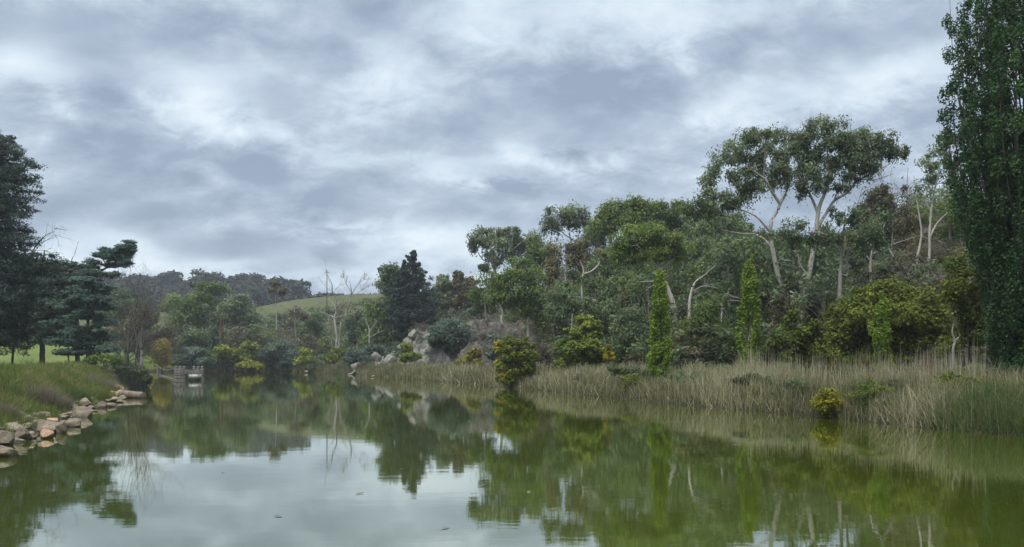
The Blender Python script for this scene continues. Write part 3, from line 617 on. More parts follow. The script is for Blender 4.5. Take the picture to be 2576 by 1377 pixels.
snag('pile of bleached fallen limbs on the slope left of the white gum trunks', 61, [[(1815, None, .12), (1818, 752, .1), (1845, 748, .08), (1865, 752, .05)], [(1812, 758, .07), (1840, 757, .06), (1870, 762, .03)], [(1820, 748, .05), (1835, 742, .05), (1860, 744, .03)]], 'dead', name='fallen_branch', cat='branch')

for lab, d_, lf, lb in [
  ('leafy gum filling the gap right of the leaning hill-end gum', 116, 'gum_green', [(1352, 622, 28, 22), (1372, 648, 30, 24), (1345, 655, 28, 20), (1385, 622, 22, 18)]),
  ('shaggy grey-green gum between the round grey gum and the skyline row', 112, 'gum_grey', [(1486, 588, 28, 22), (1505, 605, 30, 22), (1475, 612, 28, 20), (1520, 585, 22, 16)]),
  ('broad dark gum under the skyline row, left of the wide dome crown', 92, 'gum_dark', [(1530, 640, 34, 24), (1500, 665, 32, 24), (1550, 670, 34, 26), (1520, 700, 36, 26), (1560, 710, 30, 24)]),
  ('green gum in mid hillside right of the leaning white trunk', 84, 'gum_green', [(1735, 640, 34, 26), (1760, 660, 34, 24), (1725, 675, 30, 24), (1755, 700, 34, 26)]),
  ('dim gum between the two giants, low on the slope', 70, 'gum_dark', [(1990, 650, 40, 26), (1965, 680, 34, 26), (2000, 700, 34, 26), (1930, 660, 30, 24)]),
  ('dusky gum on the slope right of the tallest gum', 68, 'gum_dark', [(2090, 640, 36, 26), (2075, 680, 36, 28), (2150, 660, 36, 26), (2180, 640, 30, 22)]),
  ('olive gum above the brown slope left of the twin-trunked gum', 84, 'gum_green', [(2215, 540, 34, 26), (2250, 560, 36, 26), (2200, 580, 34, 26), (2260, 600, 34, 22)]),
  ('grey gum on the crest between the dusky gum and the giant poplar', 88, 'gum_grey', [(2310, 500, 32, 24), (2345, 515, 34, 26), (2300, 540, 34, 24), (2380, 500, 34, 28), (2350, 560, 36, 24)]),
  ('bushy green gum left of the fresh green one above the outcrop', 122, 'gum_green', [(1225, 710, 28, 20), (1200, 735, 30, 20), (1240, 735, 30, 20), (1215, 760, 28, 16)]),
  ('dark leafy gum behind the conical weeping tree', 80, 'gum_dark', [(1400, 750, 36, 28), (1430, 780, 36, 28), (1390, 800, 34, 28), (1500, 790, 36, 28), (1540, 770, 36, 28), (1470, 770, 36, 24)]),
  ('deep green thicket tree behind the narrow poplar', 66, 'gum_dark', [(1590, 790, 36, 30), (1560, 830, 36, 30), (1620, 830, 34, 30), (1600, 870, 40, 24), (1690, 830, 30, 28), (1550, 870, 30, 22)]),
  ('green thicket tree left of the tallest young poplar', 62, 'gum_dark', [(1850, 790, 32, 28), (1830, 830, 34, 28), (1860, 860, 32, 24), (1920, 800, 30, 28), (1935, 850, 30, 26)])]:
    T('gum_tree', lab, d_, leaf=lf, dens=1.5, lobes=lb, bark='grey')

for lab, d_, lf, lb in [
  ('sparse grey-green gum on the upper brown slope above the round tree', 72, 'gum_grey', [(2240, 640, 30, 20), (2270, 660, 32, 20), (2220, 665, 28, 18)]),
  ('olive-green gum half hidden by the giant poplar on the upper slope', 74, 'gum_green', [(2380, 590, 34, 26), (2410, 620, 34, 28), (2370, 630, 30, 24), (2420, 560, 30, 26)]),
  ('drab gum across the slope behind the twin pale trunks', 78, 'gum_brown', [(2310, 640, 30, 20), (2345, 650, 32, 22), (2300, 670, 30, 18)]),
  ('mid-green gum low between the two giant gums and the young poplar', 64, 'gum_green', [(1930, 720, 32, 26), (1960, 745, 30, 26), (1900, 740, 28, 26)]),
  ('leafy gum behind the trunk of the tallest gum, mid slope', 66, 'gum_green', [(2050, 720, 28, 26), (2080, 735, 30, 24), (2000, 740, 26, 26)])]:
    T('gum_tree', lab, d_, leaf=lf, dens=1.3, lobes=lb, bark='grey')

# ------------------------------------------------------------------ left bank trees
def conifer(label, d, cx_, prof, leaf, step=20, naz=10, dens=1.0, per=40, subr=None, leafL=None, base_r=.4, rise=.15, cr=.22, bark='dark', name='conifer_tree', group=None, gap=.0, base_y=None):
    """prof: rows (row, half width) top to bottom"""
    SEED[0] += 1; rng = np.random.default_rng(SEED[0]); prof = np.array(prof, float)
    base = np.array([(cx_ - CX) / FD * d, d, 0]); base[2] = gz(base[0], d)
    root = thing(name, label, 'tree', base, group); leafL = leafL or d * .0042
    top = P(cx_, prof[0, 0], d); wood = MB()
    wood.tube(np.array([base - [0, 0, .1], base * .6 + top * .4, top]), [base_r, base_r * .7, .03], 9, sub=4, wig=.03)
    cen, rad, cv = [], [], []
    y = prof[0, 0]
    while y < prof[-1, 0]:
        R = np.interp(y, prof[:, 0], prof[:, 1]) / FD * d
        for k in range(max(3, int(naz * (.6 + .4 * min(1, R / 3))))):
            if rng.random() < gap: continue
            a = rng.random() * 2 * np.pi; L = R * (rng.uniform(.72, 1.12) if leaf != 'pine' else rng.uniform(.5, 1.2))
            z = P(0, y + rng.normal(0, step * .35), d)[2]
            dirv = np.array([math.cos(a), math.sin(a), 0])
            s = np.array([base[0], base[1], z - .12 * L]); e = s + dirv * L + [0, 0, L * rng.normal(rise, .1)]
            m = (s + e) / 2 + [0, 0, .08 * L]
            wood.tube(np.array([s, m, e]), [base_r * .16 * min(1, R / 3) + .015, base_r * .1 * min(1, R / 3) + .01, .008], 4, sub=2)
            v = np.clip(.5 + rng.normal(0, .2), 0, 1)
            for t_ in (.4, .6, .8, .97):
                if rng.random() > dens: continue
                c = s + (e - s) * t_ + [0, 0, .3 * L * t_ * (1 - t_)] + rng.normal(0, .06 * L, 3)
                r = max(.25, cr * R * (1.15 - .4 * t_)) * rng.uniform(.75, 1.2)
                cen.append(c); rad.append([r, r, r * LEAF[leaf][6]]); cv.append(np.clip(v + rng.normal(0, .1), 0, 1))
        y += step * rng.uniform(.8, 1.2)
    mb = MB(); leaves(mb, np.array(cen), np.array(rad), per, np.full(len(cen), leafL), leaf, rng, np.array(cv)); mb.build('crown', leaf_mat(leaf), root, base)
    wood.build('trunk', BARK[bark], root, base, True); return root
conifer('tallest dark cypress at the left edge, tufted layered outline, on the lawn', 74, -40, [(318, 12), (338, 42), (350, 70), (380, 96), (420, 112), (470, 108), (520, 106), (560, 114), (600, 108), (650, 110), (700, 120), (800, 128), (885, 105)], 'cypress', step=17, naz=17, per=64, leafL=.25)
snag('dead arching branch spray, bare twigs hanging, at the flank of the tallest cypress', 77, [[(30, None, .16), (40, 800, .13), (60, 690, .1), (84, 630, .08), (108, 598, .05), (138, 582, .025)], [(76, 645, .05), (110, 615, .035), (150, 595, .015)], [(84, 630, .04), (118, 632, .03), (146, 642, .012)], [(70, 665, .04), (105, 655, .03), (136, 662, .012)], [(96, 612, .035), (104, 592, .025), (118, 572, .012)]], 'dark', tw=5, twl=.8, twr=.018, lev=1, droop=.25)
T('cypress_tree', 'dark tangled cypress right of the tallest cypress, hanging boughs down to the lawn', 75, leaf='cypress', bark='dark', dens=1.5, umb=.25,
  trunk=[(107, None, .5), (106, 880, .45), (104, 780, .36), (108, 680, .2), (112, 630, .1)],
  lobes=[(70, 650, 40, 26), (120, 670, 45, 24), (60, 720, 50, 30), (110, 730, 50, 30), (165, 700, 40, 24), (80, 790, 60, 30), (150, 770, 45, 28), (60, 850, 50, 26), (120, 840, 50, 28), (175, 830, 35, 30), (20, 830, 40, 30), (40, 770, 40, 30)])
T('cedar_tree', 'blue-green cedar with flat layered boughs on the lawn edge behind the reedy bank', 72, leaf='cedar', bark='dark', dens=1.6, umb=.3,
  trunk=[(222, None, .34), (220, 870, .3), (222, 780, .2), (224, 700, .08)],
  lobes=[(215, 708, 34, 14), (245, 722, 36, 14), (190, 730, 32, 14), (230, 752, 48, 14), (180, 770, 40, 14), (265, 772, 34, 14), (215, 795, 46, 16), (155, 812, 34, 14), (265, 812, 36, 16), (205, 835, 48, 16), (170, 862, 44, 16), (245, 848, 46, 16), (215, 882, 50, 16), (270, 880, 30, 16), (160, 890, 30, 12)])
T('cypress_tree', 'dark windswept cypress behind the cedar, one long leafy bough thrown out right', 79, leaf='cypress', bark='dark', dens=1.2, umb=.25, subr=.46, leafL=.22,
  trunk=[(196, None, .45), (194, 830, .4), (190, 740, .32), (186, 690, .2), (190, 660, .08)],
  limbs=[[(190, 735, .2), (222, 700, .17), (262, 672, .14), (300, 645, .09), (330, 620, .04)], [(250, 680, .1), (285, 672, .08), (320, 672, .04)], [(188, 700, .1), (200, 670, .07), (212, 655, .04)]],
  lobes=[(200, 672, 34, 12), (150, 668, 40, 16), (225, 690, 40, 14), (110, 690, 40, 18), (268, 690, 34, 10), (240, 735, 40, 24), (150, 745, 44, 30), (195, 770, 44, 26), (120, 790, 40, 30)],
  extra=[('cedar', [(322, 612, 17, 11), (305, 622, 18, 12), (284, 630, 16, 10), (262, 628, 16, 10), (250, 640, 14, 14), (328, 632, 12, 12), (300, 648, 24, 12), (318, 662, 20, 12), (285, 668, 26, 10), (335, 620, 8, 14), (290, 655, 30, 14), (235, 660, 22, 12), (312, 640, 22, 14), (270, 645, 18, 12), (222, 675, 22, 12)])])
snag('single thin dead spar poking up behind the windswept cypress', 79, [[(172, None, .12), (178, 680, .06), (188, 640, .04), (198, 606, .015)]], 'grey')
snag('bare dark willow-like tree of upright tangled twigs at the end of the lawn', 66, [[(322, None, .14), (322, 890, .11), (326, 840, .08), (334, 780, .03)], [(322, 900, .08), (310, 850, .06), (302, 790, .03)], [(324, 890, .08), (345, 840, .06), (362, 790, .02)], [(322, 880, .07), (330, 820, .05), (322, 770, .02)], [(326, 900, .07), (358, 870, .05), (384, 850, .02)], [(322, 900, .06), (300, 880, .04), (292, 840, .02)], [(326, 910, .06), (352, 895, .04), (380, 892, .02)]], 'dark', name='bare_tree', cat='tree', tw=16, twr=.022, twl=1.2, lev=2)
snag('second bare dark tree leaning out over the water beside the willow-like one', 63, [[(338, None, .1), (342, 900, .08), (352, 850, .05), (368, 800, .02)], [(340, 910, .06), (330, 860, .04), (340, 790, .02)], [(342, 890, .06), (362, 880, .04), (388, 876, .015)]], 'dark', name='bare_tree', cat='tree', tw=14, twr=.02, twl=1.2, lev=2)
T('bush', 'low light green bush on the lawn in front of the cedar trunk', 70, leaf='gum_green', bark='dark', cat='shrub', dens=1.3, lobes=[(225, 908, 22, 10), (262, 905, 28, 13), (292, 908, 22, 14)])
T('bush', 'small grey-leaved shrub on the lawn under the cedar', 68, leaf='wattle', bark='dark', cat='shrub', dens=1.2, lobes=[(196, 916, 14, 8), (310, 922, 16, 9)][:1])
T('bush', 'shaggy dark bush at the water end of the lawn below the bare trees', 62, leaf='scrub', bark='dark', cat='shrub', dens=1.4, lobes=[(325, 935, 24, 18), (352, 945, 20, 20), (300, 930, 20, 12), (368, 955, 12, 14)])

# ------------------------------------------------------------------ far shore
T('gum_tree', 'broad leafy gum on the far shore, tallest crown behind the timber pontoon', 176, leaf='gum_green', bark='brown', dens=1.5, lobes=[(480, 760, 38, 20), (520, 740, 38, 18), (548, 724, 30, 12), (500, 790, 38, 24), (450, 800, 32, 24), (472, 830, 38, 26), (540, 770, 38, 22), (440, 830, 26, 24), (420, 850, 26, 20), (510, 720, 24, 10)])
T('gum_tree', 'grey-crowned gum on the far shore with two orange-stained bare trunks', 172, leaf='gum_grey', bark='rust', dens=1.4, trunk=[(556, None, .36), (555, 870, .34), (554, 835, .3), (556, 800, .2)],
  limbs=[[(556, None, .2), (587, 905, .3), (590, 850, .28), (598, 822, .2), (606, 803, .12)], [(554, 836, .18), (542, 829, .14), (532, 824, .08)], [(555, 845, .18), (562, 825, .14), (566, 800, .08)]],
  lobes=[(572, 772, 44, 18), (612, 778, 40, 20), (582, 806, 40, 18), (622, 800, 30, 16), (545, 800, 26, 18), (640, 815, 18, 16), (600, 752, 34, 12)])
T('gum_tree', 'dark spreading tree low on the far shore left of the orange trunks', 168, leaf='gum_dark', bark='dark', dens=1.5, trunk=[(522, None, .4), (520, 895, .36), (516, 870, .25)], lobes=[(468, 862, 34, 24), (508, 868, 36, 22), (540, 860, 26, 24), (490, 845, 30, 18), (530, 888, 24, 12)])
T('wattle_tree', 'blue-green wattle overhanging the water just behind the pontoon', 160, leaf='wattle', bark='dark', dens=1.5, lobes=[(470, 902, 36, 14), (500, 888, 28, 14), (452, 915, 22, 8), (520, 908, 26, 10), (478, 884, 20, 10)])
T('willow_tree', 'small golden willow at the head of the pond left of the pontoon', 152, leaf='willow', bark='dark', dens=1.8, umb=.1, lobes=[(400, 872, 20, 14), (412, 886, 20, 18), (418, 874, 14, 14), (402, 902, 20, 14), (394, 885, 14, 16), (414, 908, 16, 12)])
for lab, d_, lf, lb in [
  ('yellow-green bush at the far waterside below the orange trunks', 160, 'lime', [(565, 882, 22, 14), (578, 900, 24, 14), (556, 902, 18, 12)]),
  ('yellow-green sapling clump right of the orange trunks at the far waterside', 162, 'lime', [(632, 872, 20, 12), (614, 886, 22, 12), (642, 896, 18, 14), (625, 900, 22, 10)]),
  ('rounded dull yellow bush sitting low on the far water edge', 157, 'gold', [(625, 920, 26, 10), (648, 922, 18, 9), (606, 924, 16, 8)]),
  ('yellow-topped bush on the far shore left of the white dead tree', 152, 'lime', [(765, 888, 15, 10), (772, 905, 20, 11), (760, 912, 16, 8)]),
  ('bright yellow-green bush at the foot of the white dead tree', 148, 'lime', [(833, 902, 20, 16), (856, 892, 18, 14), (862, 912, 18, 12), (846, 884, 12, 8)]),
  ('yellowish bush on the left slope of the rocky outcrop', 109, 'lime', [(1025, 880, 18, 13), (1040, 895, 20, 13), (1018, 900, 14, 10)]),
  ('gold-tipped bush at the foot of the rocky outcrop, left of the waterside bush', 97, 'gold', [(1190, 888, 16, 11), (1176, 906, 22, 11), (1198, 912, 18, 11), (1160, 915, 16, 9)])]:
    T('bush', lab, d_, leaf=lf, bark='dark', cat='shrub', dens=1.6, lobes=lb, umb=.2)
T('wattle_tree', 'soft grey wattle on the far shore between the yellow bushes', 162, leaf='wattle', bark='grey', dens=1.4, lobes=[(690, 878, 34, 20), (722, 868, 28, 20), (702, 905, 32, 16), (742, 895, 24, 18), (668, 895, 24, 18), (720, 915, 26, 12)])
T('gum_tree', 'tall thin pale gum, almost bare, standing on the far slope before the paddock', 186, leaf='gum_brown', bark='dead', dens=.8, trunk=[(697, None, .34), (696, 840, .3), (695, 780, .25), (692, 735, .15)], limbs=[[(694, 770, .12), (682, 755, .1), (678, 745, .05)], [(693, 750, .1), (706, 738, .07), (714, 728, .04)]], lobes=[(694, 715, 18, 8), (710, 732, 14, 9), (682, 732, 12, 8)], twigr=1.5)
T('gum_tree', 'dying dark-trunked tree with thin brown foliage left of the white dead tree', 172, leaf='drab', bark='grey', dens=.6, trunk=[(746, None, .36), (744, 850, .3), (741, 800, .24), (742, 765, .1)], lobes=[(738, 788, 26, 20), (760, 800, 20, 16), (728, 815, 22, 16)], twigr=1.8)
snag('tall white dead tree with a many-forked bare crown at the far waterside', 150, [[(845, None, .42), (846, 870, .36), (848, 851, .33), (842, 808, .3), (842, 796, .28), (846, 784, .2), (838, 764, .17), (824, 752, .1)], [(842, 798, .18), (826, 793, .14), (810, 786, .1), (808, 775, .04)], [(845, 786, .2), (859, 769, .14), (871, 757, .07)],
  [(845, 784, .2), (849, 759, .17), (841, 735, .14), (842, 718, .1), (833, 695, .04)], [(843, 730, .1), (853, 716, .07), (857, 700, .03)], [(841, 735, .1), (824, 725, .07), (812, 712, .03)], [(841, None, .2), (839, 861, .22), (840, 830, .2)], [(842, 800, .1), (858, 794, .08), (880, 790, .04)]], 'dead', tw=5, twr=.03, lev=2)
snag('grey dead tree leaning right just behind the white one, twiggy top above the ridge', 164, [[(850, None, .3), (856, 825, .28), (866, 800, .25), (874, 774, .22), (881, 754, .19), (884, 730, .14), (879, 706, .05)], [(882, 745, .14), (898, 715, .09), (910, 702, .04)], [(884, 735, .1), (872, 715, .07), (868, 700, .03)], [(883, 750, .1), (905, 730, .07), (920, 716, .03)], [(866, 800, .12), (884, 788, .08), (898, 784, .04)]], 'grey', tw=6, twr=.05, lev=2)
for lab, d_, lf, lb in [
  ('grey-green tree on the far shore right of the white dead tree', 152, 'gum_grey', [(900, 792, 36, 22), (880, 815, 26, 22), (925, 815, 34, 24), (890, 845, 34, 24)]),
  ('dense green tree left of the dark pine above the rock slope', 146, 'gum_green', [(945, 785, 34, 24), (980, 800, 30, 26), (960, 830, 36, 26), (930, 850, 30, 22), (990, 840, 28, 24)]),
  ('low bluish tree at the water left of the pale boulders', 138, 'wattle', [(905, 888, 32, 18), (945, 880, 32, 20), (980, 892, 28, 18), (930, 905, 28, 12), (880, 905, 22, 12)]),
  ('olive tree behind the white dead tree, below the paddock', 180, 'gum_dark', [(790, 800, 28, 18), (815, 785, 24, 14), (800, 835, 30, 22), (775, 840, 26, 20), (820, 850, 26, 22)]),
  ('round bright green tree on the hill left of the far paddock', 236, 'gum_green', [(437, 753, 26, 15), (422, 768, 22, 12), (455, 768, 24, 12), (438, 775, 28, 10)]),
  ('brown-green tree in front of the small pale field left of the pontoon', 150, 'gum_brown', [(360, 785, 24, 15), (384, 795, 18, 15), (345, 795, 22, 16), (330, 810, 24, 20), (370, 812, 22, 12)]),
  ('dim green tree behind the bare dark tree on the left', 172, 'gum_dark', [(320, 745, 36, 20), (350, 765, 30, 20), (300, 775, 36, 22), (285, 740, 26, 18), (330, 790, 36, 20)]),
  ('drab scrubby tree leaning over the far inlet below the small pale field', 160, 'drab', [(405, 845, 26, 18), (425, 835, 22, 18), (390, 865, 22, 14), (372, 850, 24, 20)])]:
    T('leafy_tree', lab, d_, leaf=lf, bark='grey', dens=1.5, lobes=lb)
snag('small white dead tree with two crooked arms right of the dead pair', 140, [[(930, None, .2), (929, 850, .17), (928, 825, .13), (918, 805, .06)], [(929, 835, .1), (940, 822, .08), (950, 806, .04)], [(928, 850, .1), (948, 838, .08), (962, 830, .04)]], 'dead', tw=3, twr=.04, lev=1)
conifer('very dark bushy pine with a spiky twin-peaked top above the outcrop', 142, 1037, [(637, 9), (655, 15), (675, 18), (690, 28), (705, 42), (725, 44), (750, 58), (790, 62), (830, 58), (870, 40)], 'pine', step=9, naz=9, base_r=.4, rise=.5, cr=.22, name='pine_tree', gap=.3)
conifer('thin spike of the dark pine clump, left peak, shorter than its neighbour', 140, 1018, [(660, 2), (680, 9), (700, 18), (720, 24), (760, 34), (800, 40), (850, 36)], 'pine', step=9, naz=8, base_r=.3, rise=.4, cr=.26, name='pine_tree', gap=.1)
T('gum_tree', 'rounded dark green tree leaning on the left of the dark pine', 146, leaf='gum_dark', bark='dark', dens=1.6, lobes=[(985, 675, 24, 10), (968, 690, 20, 13), (1000, 693, 22, 16), (965, 715, 18, 13), (985, 730, 28, 18), (1010, 720, 20, 20), (975, 755, 26, 18), (960, 770, 22, 14)])
for lab, lb, tk in [('thin-topped gum right of the dark pine, slender leaning stems', [(1115, 700, 18, 8), (1104, 724, 24, 12), (1128, 722, 20, 10), (1090, 757, 28, 16), (1112, 760, 24, 16), (1098, 740, 26, 14), (1122, 742, 24, 14), (1140, 735, 20, 14), (1082, 775, 26, 16), (1118, 712, 22, 12)], [(1126, None, .22), (1122, 795, .2), (1108, 750, .16), (1113, 715, .08)]),
                    ('twiggy bronze-tinted gum left of the leaning hill-end gum', [(1150, 694, 18, 8), (1182, 706, 22, 10), (1160, 722, 28, 12), (1192, 730, 24, 14), (1135, 765, 30, 16), (1172, 765, 30, 18), (1150, 745, 32, 16), (1186, 750, 28, 16), (1170, 718, 28, 12), (1205, 745, 24, 18), (1152, 708, 22, 12)], [(1152, None, .22), (1153, 770, .18), (1158, 735, .14), (1152, 705, .06)])]:
    T('gum_tree', lab, 150, leaf='gum_brown' if 'bronze' in lab else 'gum_grey', bark='grey', dens=1.2, trunk=tk, lobes=lb, twigr=1.2)
T('wattle_tree', 'large blue-green wattle growing out of the rocky outcrop', 110, leaf='wattle', bark='grey', dens=1.6, lobes=[(1098, 832, 30, 18), (1138, 818, 36, 20), (1120, 850, 42, 24), (1162, 848, 30, 26), (1095, 858, 26, 16), (1140, 875, 30, 18)])
T('wattle_tree', 'small blue-green wattle at the right foot of the outcrop', 98, leaf='wattle', bark='grey', dens=1.5, lobes=[(1245, 858, 22, 18), (1256, 885, 22, 18), (1238, 895, 16, 14)])
T('wattle_tree', 'silvery wattle on the flat top of the outcrop', 124, leaf='wattle', bark='grey', dens=1.4, lobes=[(1213, 770, 24, 14), (1236, 783, 18, 11), (1195, 785, 18, 10)])
for x_, yt, d_, lab in [(822.5, 679, 230, 'thin dark utility pole standing above the ridge left of the dead tree top'), (1127, 687, 240, 'short dark utility pole among the thin gum tops right of the pine')]:
    p = P(x_, yt, d_); b = np.array([p[0], d_, gz(p[0], d_)]); mb = MB(); mb.tube(np.array([b - [0, 0, .2], p]), [.17, .11], 8, sub=1, cap=True)
    root = thing('utility_pole', lab, 'pole', b); mb.build('pole', BARK['dark'], root, b, True)
    mb = MB(); mb.box(p - [0, 0, .9], (1.3, .12, .12)); mb.build('crossarm', BARK['dark'], root, b)

# ------------------------------------------------------------------ filler vegetation: copies of a few models
def model(leaf, H, W, nl, seed, per=40, sub=.16, L=.075, bark='grey', umb=.35, low=.3, single=True, trunk_r=.022):
    """a plant about H tall standing at the origin, crown and stem in one small mesh or as two parts"""
    rng = np.random.default_rng(seed); mb = MB(); cen, rad, cv = [], [], []
    for i in range(nl):
        a = rng.random() * 6.283; r = math.sqrt(rng.random()) * W * .72; z = H * rng.uniform(low, .9)
        r *= 1 - .6 * max(0, (z / H - .55) / .45)
        s = H * sub * rng.uniform(.7, 1.3); cen.append([r * math.cos(a), r * math.sin(a), z]); rad.append([s * 1.15, s * 1.15, s * LEAF[leaf][6]]); cv.append(np.clip(.5 + rng.normal(0, .25), 0, 1))
    cen = np.array(cen); leaves(mb, cen, np.array(rad), per, np.full(nl, L * H), leaf, rng, np.array(cv))
    wd = MB(); wd.tube(np.array([[0, 0, -.03 * H], [.02 * H, .01 * H, .4 * H], [rng.normal(0, .04) * H, 0, .8 * H]]), [trunk_r * H, trunk_r * .7 * H, trunk_r * .3 * H], 6)
    for c in cen[::2]: wd.tube(np.array([[.015 * H, 0, max(.1 * H, c[2] - .5 * H * rng.random())], c * [.5, .5, .85], c]), [trunk_r * .4 * H, trunk_r * .3 * H, .003 * H], 4, sub=2)
    if single:
        for v, f, var, mi in zip(wd.V, wd.F, wd.var, wd.mi):
            k = f - f.min(); mb.mesh(v, k, .5, 1) if k.max() < len(v) else None
        o = mb.build('m', [leaf_mat(leaf), BARK[bark]]); me = o.data; bpy.data.objects.remove(o); return me
    o = mb.build('c', leaf_mat(leaf)); w_ = wd.build('w', BARK[bark], None, None, True); r = (o.data, w_.data)
    bpy.data.objects.remove(o); bpy.data.objects.remove(w_); return r
def put(name, me, x, y, z, s, label, cat, group, rot, sx=1.0):
    if isinstance(me, tuple):
        r = thing(name, label, cat, (x, y, z), group); r.rotation_euler.z = rot; r.scale = (s * sx, s * sx, s)
        for nm, m in zip(('crown', 'trunk'), me):
            c = bpy.data.objects.new(nm, m); C.objects.link(c); c.parent = r
        return r
    o = bpy.data.objects.new(name, me); C.objects.link(o); o.location = (x, y, z); o.rotation_euler.z = rot; o.scale = (s * sx, s * sx, s)
    return tag(o, label, cat, group)
rng = np.random.default_rng(77)
shr = {k: [model(k, 1.0, .75, 26, 300 + i * 7 + j, single=False, low=.12, L=.085) for j in range(2)] for i, k in enumerate(('scrub', 'drab', 'gum_dark', 'olive', 'wattle', 'gum_brown'))}
gms = {k: [model(k, 1.0, .42, 30, 400 + i * 7 + j, single=False, low=.42, sub=.12, L=.05, bark='white' if j == 0 else 'grey') for j in range(2)] for i, k in enumerate(('gum_dark', 'gum_green', 'gum_brown', 'gum_grey'))}
SHLAB = {'scrub': 'dark shaded shrub on the hillside under the gums', 'drab': 'brownish twiggy shrub on the hillside under the gums', 'gum_dark': 'deep green bushy young gum on the hillside under the taller gums', 'olive': 'olive-tinted shrub on the hillside under the gums',
         'wattle': 'bluish wattle shrub on the hillside under the gums', 'gum_brown': 'bronze-tinted young gum on the hillside under the taller gums'}
SKY_L = [(1180, 790), (1300, 760), (1380, 655), (1450, 625), (1520, 572), (1600, 545), (1800, 550), (1900, 580), (2000, 585), (2120, 580), (2200, 530), (2260, 510), (2330, 510), (2420, 480), (2600, 450)]
sx_, sy_ = zip(*SKY_L)
def s_to_d(x, s):
    k = (x - CX) / FD; return (s + .93 * 16.4 + .37 * 24) / (.93 * k + .37)
cnt = 0
for i in range(1600):
    if cnt >= 298: break
    x = rng.uniform(1280, 2520); s = 8.5 + 50 * rng.random() ** 1.9; d = s_to_d(x, s)
    if d > 165 or (x < 1380 and d < 112) or (1940 < x and s < 19): continue
    wx = (x - CX) / FD * d; z = gz(wx, d); yb = HOR - (z - CAM_H) * FD / d
    brown = x > 2060 and yb < 740
    k = rng.choice(['drab', 'gum_brown', 'gum_brown', 'scrub'] if brown else ['scrub', 'scrub', 'gum_dark', 'gum_dark', 'gum_dark', 'drab', 'olive', 'gum_brown'])
    h = rng.uniform(1.6, 3.8) if not brown else rng.uniform(.5, 1.7)
    h = min(h, (yb - np.interp(x, sx_, sy_)) / FD * d)
    if h < .7: continue
    put('gum_sapling' if 'gum' in k else 'shrub', shr[k][rng.integers(2)], wx, d, z - .05, h, SHLAB[k], 'sapling' if 'gum' in k else 'shrub', SHLAB[k] + 's', rng.random() * 6.28, rng.uniform(1.1, 1.7)); cnt += 1
GL = {'gum_dark': 'dark background gum filling the hillside between the white trunks', 'gum_green': 'green background gum filling the hillside between the white trunks', 'gum_brown': 'brownish background gum filling the hillside between the white trunks', 'gum_grey': 'greyish background gum filling the hillside between the white trunks'}
cnt = 0
for i in range(600):
    if cnt >= 170: break
    x = rng.uniform(1300, 2480); s = rng.uniform(16, 62); d = s_to_d(x, s)
    if d > 165: continue
    wx = (x - CX) / FD * d; z = gz(wx, d); yb = HOR - (z - CAM_H) * FD / d
    h = min(rng.uniform(5, 10), (yb - np.interp(x, sx_, sy_)) / FD * d)
    if h < 3.5 or (x > 2080 and s < 40): continue
    k = rng.choice(['gum_dark', 'gum_dark', 'gum_green', 'gum_green', 'gum_brown', 'gum_grey'])
    put('gum_tree', gms[k][rng.integers(2)], wx, d, z - .05, h, GL[k], 'tree', GL[k] + 's', rng.random() * 6.28, rng.uniform(.9, 1.4)); cnt += 1
# far shore slope up to the paddock
FSK = [(200, 800), (280, 770), (380, 800), (395, 835), (460, 835), (470, 780), (560, 760), (640, 785), (700, 782), (760, 775), (900, 752), (960, 740), (1000, 760), (1100, 760), (1200, 760), (1300, 780)]
fxs, fys = zip(*FSK)
FL = {'gum_dark': 'dark tree on the slope across the water below the paddock', 'gum_green': 'green tree on the slope across the water below the paddock', 'gum_grey': 'greyish tree on the slope across the water below the paddock', 'gum_brown': 'brownish tree on the slope across the water below the paddock'}
cnt = 0
for i in range(900):
    if cnt >= 160: break
    x = rng.uniform(250, 1330); d = rng.uniform(168, 235)
    wx = (x - CX) / FD * d
    if lake_dist(np.array([wx]), np.array([d]))[0] < 3: continue
    z = gz(wx, d); yb = HOR - (z - CAM_H) * FD / d; h = min(rng.uniform(5, 11), (yb - np.interp(x, fxs, fys)) / FD * d)
    if h < 2.5: continue
    k = rng.choice(['gum_dark', 'gum_green', 'gum_grey', 'gum_brown'])
    put('leafy_tree', gms[k][rng.integers(2)], wx, d, z - .1, h, FL[k], 'tree', FL[k] + 's', rng.random() * 6.28, rng.uniform(1.2, 1.9)); cnt += 1
cnt = 0
SL2 = {'scrub': 'dark waterside shrub along the far shore', 'drab': 'brownish waterside shrub along the far shore', 'wattle': 'bluish waterside shrub along the far shore', 'gum_dark': 'deep green waterside shrub along the far shore'}
for i in range(600):
    if cnt >= 62: break
    x = rng.uniform(370, 1000); d = rng.uniform(132, 185); wx = (x - CX) / FD * d
    s = lake_dist(np.array([wx]), np.array([d]))[0]
    if s < .8 or s > 14: continue
    k = rng.choice(['scrub', 'drab', 'wattle', 'gum_dark']); put('shrub', shr[k][rng.integers(2)], wx, d, gz(wx, d) - .1, rng.uniform(1.5, 4.0), SL2[k], 'shrub', SL2[k] + 's', rng.random() * 6.28, rng.uniform(1.2, 1.8)); cnt += 1
